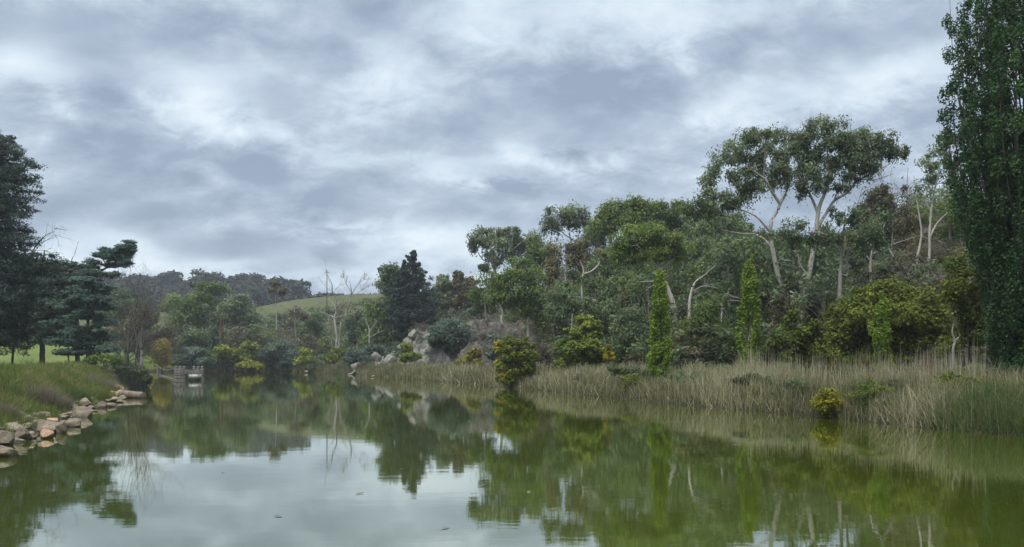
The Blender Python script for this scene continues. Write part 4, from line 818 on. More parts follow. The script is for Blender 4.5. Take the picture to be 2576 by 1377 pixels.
# distant wood on the ridge
fm = [model('far', 1.0, w_, n_, 500 + i, per=26, sub=.15, L=.13, bark='grey', low=.35) for i, (w_, n_) in enumerate([(.55, 16), (.4, 14), (.75, 18), (.5, 15), (.35, 12)])]
cnt = 0
for i in range(300):
    x = rng.uniform(60, 1010); u = rng.random()
    d = 484 - 12 * u if i < 120 else rng.uniform(325, 478)
    wx = (x - CX) / FD * d; h = rng.uniform(7, 18) if x < 760 else rng.uniform(6, 12)
    put('far_gum', fm[rng.integers(5)], wx, d, gz(wx, d) - .3, h, 'small dark gum in the wood covering the distant ridge', 'tree', 'gums of the distant ridge wood', rng.random() * 6.28, rng.uniform(.9, 1.5))
# the rest of that wood, one mass
wmass = MB(); cen = []
for i in range(2600):
    x = rng.uniform(-300, 1150); d = rng.uniform(312, 480); wx = (x - CX) / FD * d; h = rng.uniform(4, 9); cen.append([wx, d, gz(wx, d) + h * .6])
cen = np.array(cen); rr = rng.uniform(2.6, 4.6, (len(cen), 1)) * np.array([[1, 1, 1.1]])
leaves(wmass, cen, rr, 22, np.full(len(cen), 1.9), 'far', rng, np.clip(.5 + rng.normal(0, .25, len(cen)), 0, 1)); tag(wmass.build('far_wood', leaf_mat('far')), kind='stuff')
def hit(x, y):
    d = 14.
    while d < 200:
        d *= 1.006
        q = P(x, y, d)
        if q[2] <= max(gz(q[0], d), 0): return d
    return 60.

# ------------------------------------------------------------------ reeds and grass
def blade_mat(name, stops):
    m, t = nt(name); out = N(t, 'ShaderNodeOutputMaterial'); at = N(t, 'ShaderNodeAttribute', attribute_name='var')
    col = ramp(t, at.outputs['Fac'], stops)
    bs = N(t, 'ShaderNodeBsdfPrincipled', Roughness=.7); bs.inputs['Specular IOR Level'].default_value = .2; t.links.new(col, bs.inputs['Base Color'])
    tr = N(t, 'ShaderNodeBsdfTranslucent'); t.links.new(col, tr.inputs['Color']); mx = N(t, 'ShaderNodeMixShader'); mx.inputs[0].default_value = .3
    t.links.new(bs.outputs[0], mx.inputs[1]); t.links.new(tr.outputs[0], mx.inputs[2]); t.links.new(mx.outputs[0], out.inputs[0]); return m
def blades(mb, base, h, w, lean, var, rng, curl=.5, seg=3):
    n = len(base); a = rng.random(n) * 2 * np.pi; dirv = np.stack([np.cos(a), np.sin(a), np.zeros(n)], 1)
    b = rng.random(n) * 2 * np.pi; side = np.stack([np.cos(b), np.sin(b), np.zeros(n)], 1)
    L, R = [], []
    for k in range(seg + 1):
        t_ = k / seg; off = dirv * (lean * h * (t_ + curl * t_ * t_))[:, None]
        c = base + off + np.array([0, 0, 1.]) * (h * (t_ - .25 * lean * t_ * t_))[:, None]
        ww = (w * (1 - .85 * t_))[:, None] * .5; L.append(c - side * ww); R.append(c + side * ww)
    for k in range(seg):
        mb.quads(np.stack([L[k], R[k], R[k + 1], L[k + 1]], 1).reshape(-1, 3), var)
def along(pts, n, s0, s1, rng, power=1.0):
    """n points spread along a shoreline polyline, s0..s1 m back from the water (outward = to the right of travel), denser towards the viewer"""
    pts = np.array(pts, float); seg = np.diff(pts, axis=0); ln = np.linalg.norm(seg, axis=1); mid = (pts[1:] + pts[:-1]) / 2
    wgt = ln / np.hypot(mid[:, 0], mid[:, 1]) ** power; i = rng.choice(len(seg), n, p=wgt / wgt.sum()); t_ = rng.random(n)
    p = pts[i] + seg[i] * t_[:, None]; nm = np.stack([seg[i, 1], -seg[i, 0]], 1) / ln[i][:, None]
    s = s0 + (s1 - s0) * rng.random(n); return p + nm * s[:, None], s
def wav(x, y, f=1.0):
    return (np.sin(.9 * f * x + 1.7 * np.sin(.5 * f * y)) + np.sin(.7 * f * y + 1.3 * np.sin(.8 * f * x + 2)) + np.sin(.37 * f * (x - y) + 4)) / 3
RB = [(20, 14), (16.4, 23.9), (15.2, 25.7), (13.1, 32.3), (8.8, 42), (1.1, 64), (-15.6, 102), (-28, 132)]
rng = np.random.default_rng(5)
dry = blade_mat('dry_reed', [(0, (.09, .08, .045)), (.25, (.165, .16, .08)), (.55, (.28, .268, .15)), (.85, (.44, .41, .27)), (1, (.54, .50, .39))])
grn = blade_mat('green_reed', [(0, (.03, .06, .014)), (.5, (.075, .125, .032)), (1, (.17, .19, .08))])
olv = blade_mat('olive_reed', [(0, (.05, .058, .022)), (.5, (.12, .128, .052)), (1, (.22, .21, .11))])
gr_ = blade_mat('bank_grass', [(0, (.055, .07, .018)), (.35, (.10, .15, .028)), (.65, (.16, .19, .05)), (.85, (.24, .22, .10)), (1, (.32, .28, .17))])
def bed(name, mat, n, s0, s1, hlo, hhi, wk, lean, keep, rng, line=RB, varf=None, power=1.6, seg=3):
    p, s = along(line, n, s0, s1, rng, power); q = wav(p[:, 0], p[:, 1], .8)
    m = keep(p, s, q); p, s, q = p[m], s[m], q[m]
    z = np.maximum(ground_z(p[:, 0], p[:, 1]), -.05); d = p[:, 1]
    h = (hlo + (hhi - hlo) * rng.random(len(p))) * (1 + .34 * q + .18 * wav(p[:, 0] * 3.1, p[:, 1] * 2.7)) * np.interp(s, [s0, max(1.2, s0 + .9)], [.85 if s0 < 0 else .4, 1])
    w_ = np.maximum(.012, wk * d) * rng.uniform(.6, 1.4, len(p))
    le = np.abs(rng.normal(0, lean, len(p))); br = rng.random(len(p)) < .13; le[br] += .6; h[br] *= .8
    var = np.clip((.5 + .28 * q if varf is None else varf(p, s, q)) + rng.normal(0, .2, len(p)), 0, 1)
    mb = MB(); blades(mb, np.stack([p[:, 0], p[:, 1], z], 1), h, w_, le, var, rng, seg=seg)
    tag(mb.build(name, mat), kind='stuff')
ek = lambda p: (p[:, 0] / p[:, 1]) * FD + CX
bed('dry_reeds', dry, 42000, -.25, 5.8, .72, 1.32, .00100, .28, lambda p, s, q: ((ek(p) > 1240) | ((ek(p) > 900) & (rng.random(len(p)) < .5))) & ((q > -.55) | (s < 1)) & ~((ek(p) > 2390) & (s < 2.2) & (rng.random(len(p)) < .85)), rng)
bed('dry_reeds', dry, 5000, 2.8, 6.2, 1.3, 1.95, .0006, .05, lambda p, s, q: (ek(p) > 1850) & (ek(p) < 2480) & (q > -.3), rng, varf=lambda p, s, q: .72 + .1 * q)
bed('olive_reeds', olv, 26000, -.25, 5.5, .5, 1.05, .0008, .3, lambda p, s, q: (ek(p) > 930), rng)
bed('green_reeds', grn, 17000, -.35, 2.6, .75, 1.35, .0009, .3, lambda p, s, q: (ek(p) > 2310 + 110 * rng.random(len(p)) + 60 * s), rng, line=[(20, 14), (16.4, 23.9), (15.2, 25.7), (13.5, 31)], power=1.5)
bed('far_reeds', olv, 9000, -.3, 3.5, .7, 1.5, .0008, .15, lambda p, s, q: q > -.4, rng, line=[(-15.6, 102), (-28, 132), (-40, 150), (-50, 164), (-63, 160)], varf=lambda p, s, q: .72 + .3 * q, power=1)
LB = [(-37, 74), (-30.6, 59.8), (-26.8, 51.7), (-23.9, 43.7), (-19.4, 32.5), (-15.2, 23.1), (-13.7, 18.3), (-11.5, 11)]
bed('bank_grass', gr_, 66000, .1, 4.8, .2, .62, .0007, .4, lambda p, s, q: p[:, 1] > 12, rng, line=LB, varf=lambda p, s, q: .52 + .34 * wav(p[:, 0] * 1.9, p[:, 1] * 1.6), power=1.4)
bed('bank_grass', gr_, 22000, 3.6, 9.0, .05, .16, .0006, .4, lambda p, s, q: p[:, 1] > 16, rng, line=LB, varf=lambda p, s, q: .42 + .2 * q, power=1.2, seg=2)
bed('dark_reeds', blade_mat('dark_reed', [(0, (.02, .025, .02)), (1, (.07, .08, .065))]), 2600, -1.4, 1.5, 1.0, 2.3, .0005, .05, lambda p, s, q: (ek(p) < 372), rng, line=[(-40, 79), (-37, 74), (-30, 60)], power=1)
# grass tussocks on the left bank
def tussock(x, y, d, r, h, lab, mat, n, lean=.45):
    d = hit(x, y + 14); p0 = P(x, y, d); p0[2] = gz(p0[0], d); k = rng.random((n, 2)) * 2 - 1; p = np.stack([p0[0] + k[:, 0] * r * .5, d + k[:, 1] * r * .5], 1)
    mb = MB(); b = np.stack([p[:, 0], p[:, 1], ground_z(p[:, 0], p[:, 1])], 1)
    blades(mb, b, h * rng.uniform(.6, 1.1, n), np.full(n, .012 + .0002 * d), np.abs(rng.normal(.1, lean, n)), np.clip(.55 + rng.normal(0, .22, n), 0, 1), rng)
    o = mb.build('grass_tussock', mat, None, p0); tag(o, lab, 'grass', 'tussocks on the left bank'); return o
rush = blade_mat('rush', [(0, (.075, .065, .045)), (.5, (.17, .15, .105)), (1, (.30, .27, .20))])
for a_ in [(112, 1010, 27, 1.1, .95, 'large grey-brown rush tussock in the middle of the left bank', rush, 1600), (150, 1016, 25.5, .8, .6, 'shaggy buff tussock just above the big grey boulder', rush, 1000), (14, 1040, 21, .7, .55, 'dry brown tussock at the left edge above the rocks', rush, 1000),
           (262, 965, 47, 1.8, .8, 'pinkish-brown dead tussock near the lawn end of the bank', rush, 1300), (318, 958, 58, 2.2, 1.0, 'grey-brown tussock right of the orange rocks', rush, 1300), (195, 1000, 31, 1.0, .8, 'bright green ferny tussock above the water in the middle of the bank', grn, 1100), (245, 990, 40, 1.3, .75, 'light green tussock left of the orange rocks', gr_, 1100), (30, 985, 30, 1.2, .6, 'green tussock by the left edge of the bank', grn, 900)]:
    tussock(*a_)
T('bramble', 'low dark bramble mound on top of the reeds left of the round tree', 38, leaf='scrub', bark='dark', cat='bramble', dens=1.5, subr=.3, leafL=.14, lobes=[(1890, 952, 34, 12), (1925, 956, 34, 10), (1860, 958, 26, 8)])
T('bramble', 'green bramble spilling over the reeds left of the narrow poplar foot', 50, leaf='scrub', bark='dark', cat='bramble', dens=1.4, subr=.35, leafL=.17, lobes=[(1585, 935, 40, 12), (1625, 945, 30, 12), (1545, 930, 26, 10)])
T('bramble', 'dark weedy clump among the reeds by the narrow poplar foot, right side', 45, leaf='gum_dark', bark='dark', cat='bramble', dens=1.3, subr=.3, leafL=.15, lobes=[(1700, 945, 24, 12), (1720, 955, 26, 12), (1755, 945, 24, 10)])

# ------------------------------------------------------------------ rocks, outcrop, log
def rock_mat(name, c1, c2, c3):
    m, t = nt(name); out = N(t, 'ShaderNodeOutputMaterial'); tc = N(t, 'ShaderNodeTexCoord')
    a = noise_(t, 1.7, 6, .65, tc.outputs['Object']); b = noise_(t, 9, 5, .7, tc.outputs['Object'])
    col = ramp(t, math_(t, 'MULTIPLY_ADD', b, .4, math_(t, 'MULTIPLY', a, .6)), [(.34, c1), (.5, c2), (.64, c3)])
    ge = N(t, 'ShaderNodeNewGeometry'); sp = N(t, 'ShaderNodeSeparateXYZ'); t.links.new(ge.outputs['Position'], sp.inputs[0])
    wet = ramp(t, math_(t, 'MULTIPLY_ADD', a, .25, sp.outputs[2]), [(.16, .35), (.26, 1.)])          # algae and wet stone at the waterline
    col = mixc(t, wet, (.022, .024, .014), col)
    moss = ramp(t, noise_(t, 3.1, 4, .6, tc.outputs['Object']), [(.58, 0.), (.70, .7)]); col = mixc(t, moss, col, (.075, .078, .045))
    bs = N(t, 'ShaderNodeBsdfPrincipled', Roughness=.85); t.links.new(col, bs.inputs['Base Color'])
    bp = N(t, 'ShaderNodeBump', Strength=.8, Distance=.04); t.links.new(b, bp.inputs['Height']); t.links.new(bp.outputs[0], bs.inputs['Normal'])
    t.links.new(bs.outputs[0], out.inputs[0]); return m
RM = {'orange': rock_mat('rock_orange', (.20, .12, .07), (.36, .23, .14), (.47, .33, .22)), 'grey': rock_mat('rock_grey', (.07, .055, .038), (.155, .125, .088), (.265, .22, .16)),
      'tan': rock_mat('rock_tan', (.12, .097, .066), (.215, .175, .122), (.32, .265, .19)), 'pale': rock_mat('rock_pale', (.09, .088, .072), (.19, .187, .155), (.30, .295, .255))}
def rock_mesh(size, seed, cuts=13, sub=4, lo=.48):
    rng = np.random.default_rng(seed); bm = bmesh.new(); bmesh.ops.create_icosphere(bm, subdivisions=sub, radius=1.0)
    v = np.array([q.co for q in bm.verts])
    for k in range(cuts):
        n = nrm(rng.normal(size=(1, 3)))[0]; h = rng.uniform(lo, lo + .36); dd = v @ n
        v -= np.maximum(dd - h, 0)[:, None] * n * .92
    for q, c in zip(bm.verts, v):
        p = Vector(c); o = Vector((seed * 1.7, 0, 0))
        k = 1 + .16 * mnoise.noise(p * 1.6 + o) + .08 * mnoise.noise(p * 4 + o) + .035 * mnoise.noise(p * 9 + o)
        q.co = Vector((c[0] * size[0], c[1] * size[1], c[2] * size[2])) * k
    me = bpy.data.meshes.new('rock'); bm.to_mesh(me); bm.free()
    me.polygons.foreach_set('use_smooth', np.ones(len(me.polygons), bool)); me.set_sharp_from_angle(angle=math.radians(28)); return me
def rock(tx, ty, tw, th, d, mat, lab, group='rocks along the left bank', rot=None, deep=1.0, name='rock', snap=True):
    """tx, ty: centre of the rock in full-size photo pixels; tw, th its size there"""
    SEED[0] += 1; s = 1.4907; d = hit(tx / s, (ty + th * .40) / s) + .12 if snap else d; p = P(tx / s, (ty + th * .06) / s, d); k = d / FD / s * .83
    me = rock_mesh((tw * k * .62, tw * k * .55 * deep, th * k * .82), SEED[0], 22 if name == 'boulder' else 13, lo=.34 if name == 'boulder' else .48); me.materials.append(RM[mat])
    o = bpy.data.objects.new(name, me); C.objects.link(o); o.location = p; o.rotation_euler.z = rot if rot is not None else 0
    return tag(o, lab, 'rock', group)
wl = lambda ty: 6720 / (ty - 1353)
for a_ in [(432, 1456, 58, 34, 47.5, 'orange', 'topmost bright orange rock of the pile beside the log'), (454, 1477, 42, 30, 46.8, 'orange', 'orange wedge rock between the pile top and the log'), (419, 1474, 30, 18, 46.6, 'orange', 'small orange rock low on the left of the pile beside the log'),
           (455, 1492, 44, 16, 46, 'tan', 'flat pinkish slab under the orange pile'), (430, 1500, 46, 18, 44.5, 'tan', 'broken tan slab at the foot of the orange pile'), (447, 1506, 34, 13, 43.6, 'grey', 'thin grey slab touching the water below the orange pile'), (405, 1520, 60, 18, 41, 'grey', 'long low grey rock at the waterline left of the orange pile'),
           (383, 1520, 34, 28, 40.5, 'grey', 'dark cleft block left of the long low waterline rock'), (324, 1513, 50, 32, 37.5, 'tan', 'tan-topped rock half hidden in grass mid bank'), (342, 1530, 46, 18, 37, 'grey', 'grey shelf rock below the tan-topped one'), (352, 1542, 32, 10, 36, 'grey', 'small flat rock at the waterline below the grey shelf'),
           (303, 1550, 90, 42, 33.5, 'grey', 'broad grey boulder sloping right into the water mid bank'), (276, 1585, 74, 42, 29.5, 'grey', 'squarish grey boulder between two larger grey boulders'), (190, 1600, 140, 60, 27, 'grey', 'longest dark grey boulder on the left bank'), (196, 1578, 62, 22, 27.3, 'orange', 'orange slab lying on top of the longest boulder'),
           (232, 1605, 50, 56, 26.4, 'grey', 'ribbed grey block at the right end of the longest boulder'), (174, 1630, 70, 38, 24.4, 'orange', 'pinkish-orange angular rock in front of the longest boulder'), (116, 1638, 52, 32, 23.5, 'tan', 'low flat tan rock left of the pinkish-orange one'), (46, 1605, 84, 36, 23.2, 'tan', 'smooth pinkish-tan flat-topped rock at the left edge'),
           (73, 1632, 60, 56, 22.6, 'grey', 'dark grey block under the smooth flat-topped rock'), (14, 1642, 84, 74, 20.8, 'grey', 'big rounded grey boulder cut by the left picture edge'), (29, 1696, 92, 50, 19.2, 'grey', 'lowest grey boulder nearest the viewer at the left edge'), (189, 1517, 40, 18, 30, 'tan', 'small tan stone lying in the bank grass'),
           (78, 1560, 50, 24, 25, 'tan', 'weathered stone in the grass above the flat-topped rock'), (240, 1560, 46, 26, 30.5, 'grey', 'mossy stone behind the squarish grey boulder'), (130, 1655, 40, 10, 22.6, 'grey', 'thin wet slab at the waterline near the pinkish-orange rock'), (90, 1700, 40, 10, 19.2, 'grey', 'wet sliver of rock beside the lowest boulder')]:
    rock(*a_)
# cut log
p0 = P(318 - 14, 998 - 12, 48.4); p1 = P(361, 992, 47.6); mb = MB(); ax_ = np.linspace(0, 1, 9)[:, None]
pp = np.vstack([[-21.6, 49.2, .22], [-20.9, 48.9, .21], [-20.2, 48.6, .20]]) if False else (p0 * [1, 1, 0] + [0, 0, .24]) * (1 - ax_) + (p1 * [1, 1, 0] + [0, 0, .16]) * ax_
mb.tube(pp, [.24, .25, .24, .245, .24, .235, .24, .23, .225], 16, sub=2, wig=.03)
lc = pp[0]; lg = thing('log', 'thick cut log lying at the water beside the orange rocks', 'log', lc)
mb.build('trunk', BARK['brown'], lg, lc, True)
dirl = nrm((pp[-1] - pp[-2])[None])[0]; e1 = nrm(np.cross(dirl, [0, 0, 1])[None])[0]; e2 = np.cross(e1, dirl); an = np.arange(16) * 2 * np.pi / 16
ring = pp[-1] + dirl * .004 + .226 * (np.cos(an)[:, None] * e1 + np.sin(an)[:, None] * e2); mb = MB(); nx_ = np.roll(ring, -1, 0)
mb.quads(np.stack([np.repeat((pp[-1] + dirl * .012)[None], 16, 0), ring, (ring + nx_) / 2, nx_], 1).reshape(-1, 3), .5); mb.build('cut_end', RM['tan'], lg, lc)
# rocky outcrop on the right shore
ox = np.arange(-31, 12, .42); oy = np.arange(98, 136, .42); OX, OY = np.meshgrid(ox, oy)
R_ = np.interp(OX, [-31, -27, -22, -19, -15, -10, -6, 0, 4, 8, 12], [-.6, 1.5, 2.7, 4.2, 6.3, 7.8, 8.1, 7.2, 6.2, 5.2, 4.2])
fr_ = np.interp(OX, [-31, -22, -15, -8, 0, 6, 12], [131, 121, 110.5, 106, 103.5, 101, 99])
tt = np.clip((OY - fr_) / np.interp(OX, [-31, -15, 0, 12], [5, 8, 9, 9]), 0, 1)
OZ = -.4 + (R_ + .4) * tt ** .8
nz = np.array([mnoise.fractal(Vector((a, b, 0)) * .22, 1.0, 2.1, 5) for a, b in zip(OX.ravel(), OY.ravel())]).reshape(OX.shape)
vo = np.array([mnoise.cell(Vector((a * .55 + .4 * c, b * .55, c * .5))) for a, b, c in zip(OX.ravel(), OY.ravel(), OZ.ravel())]).reshape(OX.shape)
vo2 = np.array([mnoise.cell(Vector((a * 1.1 + .3 * c, b * 1.1 + 7, c * 1.1))) for a, b, c in zip(OX.ravel(), OY.ravel(), OZ.ravel())]).reshape(OX.shape)
OZ = OZ + (1.7 * nz + 1.0 * vo + .55 * vo2) * np.minimum(1, 3.2 * tt * (1.25 - tt)) * np.interp(OX, [-31, -26], [.3, 1])
OZ = np.where(OY > 126, OZ - (OY - 126) * .5, OZ)
ov = np.stack([OX, OY, OZ], -1).reshape(-1, 3); nx2 = len(ox); i2 = (np.arange(len(oy) - 1)[:, None] * nx2 + np.arange(nx2 - 1)[None]).ravel()
mb = MB(); mb.mesh(ov, np.stack([i2, i2 + 1, i2 + nx2 + 1, i2 + nx2], -1))
om, t = nt('outcrop_rock'); out = N(t, 'ShaderNodeOutputMaterial'); tc = N(t, 'ShaderNodeTexCoord'); ge = N(t, 'ShaderNodeNewGeometry'); sp = N(t, 'ShaderNodeSeparateXYZ'); t.links.new(ge.outputs['Normal'], sp.inputs[0])
a = noise_(t, .5, 6, .7, tc.outputs['Object']); b = noise_(t, 2.4, 5, .7, tc.outputs['Object'])
sx3 = N(t, 'ShaderNodeSeparateXYZ'); t.links.new(tc.outputs['Object'], sx3.inputs[0])
lich = math_(t, 'MULTIPLY_ADD', sx3.outputs[0], -.10, -.45, clamp=True)
rc = ramp(t, math_(t, 'MULTIPLY_ADD', b, .5, math_(t, 'MULTIPLY', a, .5)), [(.38, (.040, .034, .028)), (.5, (.090, .078, .066)), (.63, (.175, .158, .136))])
rl = ramp(t, math_(t, 'MULTIPLY_ADD', b, .5, math_(t, 'MULTIPLY', a, .5)), [(.36, (.10, .10, .08)), (.5, (.24, .24, .205)), (.62, (.36, .36, .315))])
rc = mixc(t, lich, rc, rl)
gc = ramp(t, b, [(.4, (.06, .07, .03)), (.62, (.13, .125, .06))])
fl = math_(t, 'MULTIPLY', ramp(t, sp.outputs[2], [(.72, 0.), (.9, 1.)]), ramp(t, a, [(.45, 0.), (.55, 1.)]))
bs = N(t, 'ShaderNodeBsdfPrincipled', Roughness=.9); t.links.new(mixc(t, fl, rc, gc), bs.inputs['Base Color'])
bp = N(t, 'ShaderNodeBump', Strength=1, Distance=.3); t.links.new(b, bp.inputs['Height']); t.links.new(bp.outputs[0], bs.inputs['Normal']); t.links.new(bs.outputs[0], out.inputs[0])
tag(mb.build('rocky_outcrop', om), 'grey-brown crumbling rock outcrop falling to the water at the foot of the wooded hill', 'rock outcrop')
for a_ in [(1345, 1372, 62, 46, 133, 'pale', 'pale domed boulder at the water at the left tip of the outcrop'), (1418, 1342, 60, 44, 120, 'pale', 'pale lichen boulder second up the outcrop from the water'), (1545, 1255, 60, 44, 113, 'pale', 'tall pale slab near the top of the outcrop slope'), (1470, 1345, 60, 34, 117, 'pale', 'grey jumbled boulder midway up the outcrop slope'),
           (1575, 1330, 22, 18, 108, 'pale', 'small pale rock on the dark scree below the big wattle'), (1498, 1300, 40, 28, 117, 'pale', 'pale cracked boulder high on the outcrop slope'), (1150, 1394, 26, 14, 160, 'tan', 'pointed tan rock in the far reeds right of the grey wattle'), (1400, 1410, 24, 8, 108, 'tan', 'small tan rock at the waterline below the outcrop')]:
    rock(*a_, group='boulders of the outcrop and far shore', name='boulder', snap=a_[4] == 160)
# fallen timber at the right-hand waterline
mb = MB(); a = P(2470, 1079, 26.0); b = P(2540, 1084, 25.0); a[2] = .06; b[2] = .1; mb.tube(np.array([a, (a + b) / 2 + [0, 0, .02], b]), [.05, .06, .05], 8, sub=3, wig=.06, cap=True)
mb.tube(np.array([a + [.1, .2, .1], b + [.3, -.1, .09]]), [.03, .025], 6, cap=True); o = mb.build('driftwood', BARK['dark'], None, a); tag(o, 'dark waterlogged driftwood at the foot of the green reeds, lower right', 'driftwood')

# ------------------------------------------------------------------ timber pontoon
wd = bark_mat('weathered_timber', (.17, .155, .14), (.27, .25, .23), (.07, .062, .055)); capm = bark_mat('post_cap', (.34, .33, .30), (.42, .40, .37), (.2, .19, .17))
wh, t = nt('white_plastic'); out = N(t, 'ShaderNodeOutputMaterial'); bs = N(t, 'ShaderNodeBsdfPrincipled', Roughness=.4); tc = N(t, 'ShaderNodeTexCoord')
t.links.new(ramp(t, noise_(t, 3, 4, .6, tc.outputs['Object']), [(.35, (.55, .54, .49)), (.6, (.78, .77, .73))]), bs.inputs['Base Color']); t.links.new(bs.outputs[0], out.inputs[0])
PD = 91; pc = P(476, 950, PD); pc[2] = 0; pr = thing('timber_pontoon', 'weathered timber crib pontoon with a white drum, moored near the far shore', 'pontoon', pc); RZ = math.radians(50)
pr.rotation_euler.z = RZ
def part(name, fn, mat, parent=pr):
    m_ = MB(); fn(m_); return m_.build(name, mat, parent)
Wp, Dp = 2.25, 2.0
for x_ in (-Wp / 2, Wp / 2):
    for y_ in (-Dp / 2, 0, Dp / 2):
        hh = 1.72 + rng.normal(0, .04); m_ = MB(); m_.tube(np.array([[x_, y_, -.6], [x_, y_, hh - .1]]), [.13, .125], 10, cap=True); po = m_.build('post', wd, pr)
        m_ = MB(); m_.tube(np.array([[x_, y_, hh - .097], [x_, y_, hh]]), [.15, .14], 10, cap=True); m_.build('cap', capm, po)
for sx2 in (-1, 1):
    for zz in (.1, .42, .74, 1.06, 1.34):
        part('side_plank', lambda m_: m_.box((sx2 * (Wp / 2 + .17), 0, zz), (.075, Dp + .3, .19), jit=.01), wd)
for zz in (.90, 1.18):
    for sy2 in (-1, 1):
        part('front_beam' if sy2 < 0 else 'back_beam', lambda m_: m_.box((0, sy2 * (Dp / 2 + .19), zz), (Wp + .25, .1, .2), jit=.01), wd)
part('deck', lambda m_: [m_.box((0, -Dp / 2 + .12 + .24 * k, 1.02), (Wp - .3, .21, .05), jit=.006) for k in range(8)], wd)
for y_ in (-Dp / 2 - .02,):
    m_ = MB(); m_.tube(np.array([[-.62, y_ - .02, .5], [-.6, y_ - .02, .5], [-.2, y_ - .02, .5], [.2, y_ - .02, .5], [.52, y_ - .02, .5], [.54, y_ - .02, .5]]), [.24, .27, .27, .27, .27, .24], 20, sub=1, cap=True); dr = m_.build('drum', wh, pr, None, True)
    for q in (-.42, .34):
        m_ = MB(); m_.tube(np.array([[q, y_ - .02, .5], [q + .05, y_ - .02, .5]]), [.283, .283], 20); m_.build('hoop', wd, dr)
part('drum', lambda m_: m_.tube(np.array([[.78, -.9, .55], [1.0, -.9, .55]]), [.2, .2], 14, cap=True), wh)
a = P(442, 925, 90); b = P(392, 916, 118); cu = [a + (b - a) * t_ - np.array([0, 0, .55 * 4 * t_ * (1 - t_)]) for t_ in np.linspace(0, 1, 9)]
rm, t = nt('rope'); out = N(t, 'ShaderNodeOutputMaterial'); bs = N(t, 'ShaderNodeBsdfPrincipled', Roughness=.8); bs.inputs['Base Color'].default_value = (.14, .20, .17, 1); t.links.new(bs.outputs[0], out.inputs[0])
mb = MB(); mb.tube(np.array(cu), np.full(9, .028), 6); o = mb.build('mooring_rope', rm, None, a, True); tag(o, 'slack pale green mooring rope from the pontoon to the left shore', 'rope')
a = P(440, 942, 92); a[2] = .07; b = P(402, 940, 120); b[2] = .07; mb = MB(); mb.tube(np.array([a, (a + b) / 2, b]), [.09, .09, .07], 8, cap=True); o = mb.build('floating_pole', BARK['brown'], None, a, True); tag(o, 'long brown pole floating between the pontoon and the left shore', 'pole')

# weeds growing through the reeds
wk = {k_: model(k_, 1.0, 1.1, 20, 700 + i, single=True, low=.1, sub=.2, L=.085, per=80, bark='dark') for i, k_ in enumerate(('scrub', 'gum_dark', 'olive', 'gum_green'))}
WL = {'scrub': 'dark weed clump growing through the reed bed', 'gum_dark': 'deep green weed clump growing through the reed bed', 'olive': 'olive weed clump growing through the reed bed', 'gum_green': 'fresh green weed clump growing through the reed bed'}
pw, sw = along(RB, 70, .6, 6.5, rng, 1.0)
for (x_, y_), s_ in zip(pw, sw):
    if not 1250 < x_ / y_ * FD + CX < 2540: continue
    kk = rng.choice(['scrub', 'gum_dark', 'olive', 'gum_green']); put('weed_clump', wk[kk], x_, y_, gz(x_, y_) + .15, rng.uniform(.6, 1.15), WL[kk], 'weeds', WL[kk] + 's', rng.random() * 6.28, rng.uniform(.8, 1.5))

# thin pale dead trees among the gums
dm = []
for i in range(4):
    mb = MB(); q = np.array([[0, 0, -.05], [rng.normal(0, .05), 0, .35], [rng.normal(0, .12), rng.normal(0, .1), .7], [rng.normal(0, .2), rng.normal(0, .1), 1.0]]); mb.tube(q, [.015, .012, .008, .003], 6, sub=4, wig=.1)
    for j in range(6): twig_fan(mb, q[1] + (q[3] - q[1]) * rng.random(), np.array([rng.normal(0, 1), rng.normal(0, 1), .5]), rng.uniform(.25, .45), .006, 2, rng, 0, .5, 3)
    o = mb.build('m', BARK['dead' if i == 1 else 'grey'], None, None, True); dm.append(o.data); bpy.data.objects.remove(o)
for i in range(26):
    x = rng.uniform(1380, 2430); s = 10 + 42 * rng.random() ** 1.5; d = s_to_d(x, s)
    if d > 140 or (x > 1940 and s < 20): continue
    wx = (x - CX) / FD * d; put('dead_tree', dm[rng.integers(4)], wx, d, gz(wx, d) - .05, rng.uniform(3, 7), 'thin pale dead tree standing among the hillside gums', 'dead tree', 'thin dead trees among the hillside gums', rng.random() * 6.28)

# scrub and loose blocks on the outcrop
OL = {'scrub': 'dark scrub rooted on the rock outcrop', 'drab': 'dry brownish scrub rooted on the rock outcrop', 'wattle': 'bluish wattle scrub rooted on the rock outcrop'}
def oz(x, y):
    return float(OZ[np.argmin(abs(oy - y)), np.argmin(abs(ox - x))])
for i in range(38):
    x_ = rng.uniform(-26, 11); y_ = np.interp(x_, [-31, -22, -15, -8, 0, 6, 12], [131, 121, 110.5, 106, 103.5, 101, 99]) + rng.uniform(-1, 9)
    kk = rng.choice(['scrub', 'drab', 'wattle', 'drab']); put('shrub', shr[kk][rng.integers(2)], x_, y_, max(oz(x_, y_), gz(x_, y_)) - .1, rng.uniform(.8, 2.2) * (1 if i % 3 else 1.4), OL[kk], 'shrub', OL[kk] + 's', rng.random() * 6.28, rng.uniform(1, 1.5))
bmz = [rock_mesh((1, .8, .62), 900 + i, 20, 3, lo=.34) for i in range(4)]
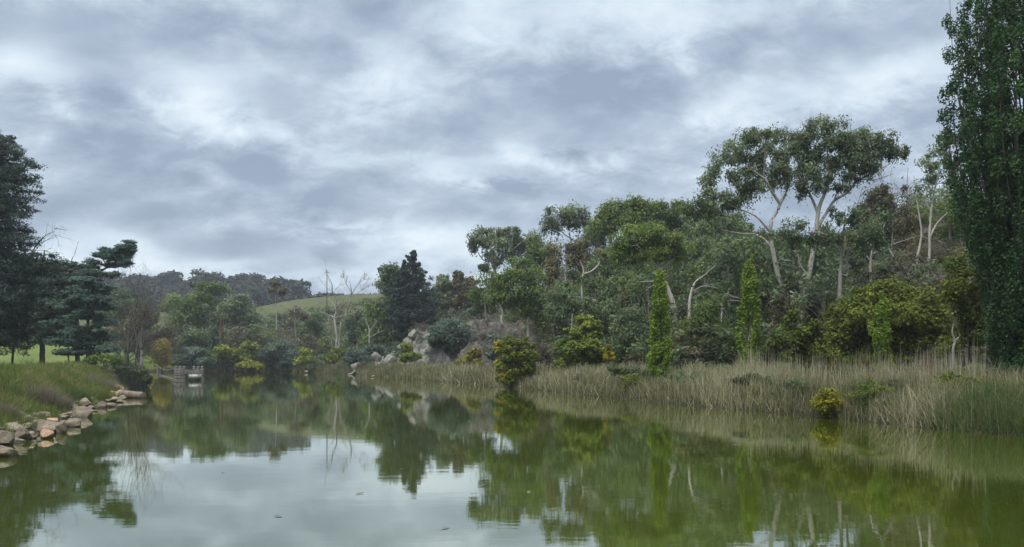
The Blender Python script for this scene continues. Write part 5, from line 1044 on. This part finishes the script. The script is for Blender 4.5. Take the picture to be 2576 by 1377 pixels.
for m_ in bmz: m_.materials.append(RM['pale'])
for i in range(70):
    x_ = rng.uniform(-28, 8); y_ = np.interp(x_, [-31, -22, -15, -8, 0, 6, 12], [131, 121, 110.5, 106, 103.5, 101, 99]) + rng.uniform(-.5, 8)
    s_ = rng.uniform(.3, 1.1) * (1.2 if x_ < -12 else .7); o = put('boulder', bmz[rng.integers(4)], x_, y_, max(oz(x_, y_), gz(x_, y_), 0) - .05 * s_, s_, 'loose pale block lying on the rock outcrop', 'rock', 'loose blocks on the rock outcrop', rng.random() * 6.28, rng.uniform(.8, 1.4)); o.rotation_euler.x = rng.normal(0, .4); o.rotation_euler.y = rng.normal(0, .3)

# small stones packed between the rocks, and a few leaves afloat
sm = [rock_mesh((1, .85, .7), 950 + i, 12, 3) for i in range(3)]
for m_, q in zip(sm, ('tan', 'grey', 'tan')): m_.materials.append(RM[q])
ps, ss = along(LB[2:], 46, -.25, .75, rng, 1.2)
for (x_, y_), s_ in zip(ps, ss):
    if y_ < 17: continue
    put('stone', sm[rng.integers(3)], x_, y_, max(gz(x_, y_), 0) + .04, rng.uniform(.12, .30), 'small brown stone packed between the rocks of the left bank', 'stone', 'small stones of the left bank', rng.random() * 6.28, rng.uniform(1, 1.6))
lm_ = blade_mat('fallen_leaf', [(0, (.10, .09, .05)), (1, (.22, .20, .13))])
mb = MB(); mb.quads(np.array([[-.09, 0, .004], [0, -.03, .006], [.09, 0, .012], [0, .03, .008]]), .6); o = mb.build('m', lm_); lme = o.data; bpy.data.objects.remove(o)
for x_, y_ in [(1440, 1130), (905, 1243), (630, 1002), (940, 1010), (1180, 1060), (1500, 1110), (760, 1060), (1010, 1180), (1330, 1240), (1690, 1190), (470, 1080), (1850, 1120), (560, 1190), (1120, 1330), (700, 1300)]:
    d = CAM_H * FD / (y_ - HOR); put('floating_leaf', lme, (x_ - CX) / FD * d, d, .003, rng.uniform(.7, 1.6), 'fallen leaf floating on the open water', 'leaf', 'fallen leaves afloat', rng.random() * 6.28)
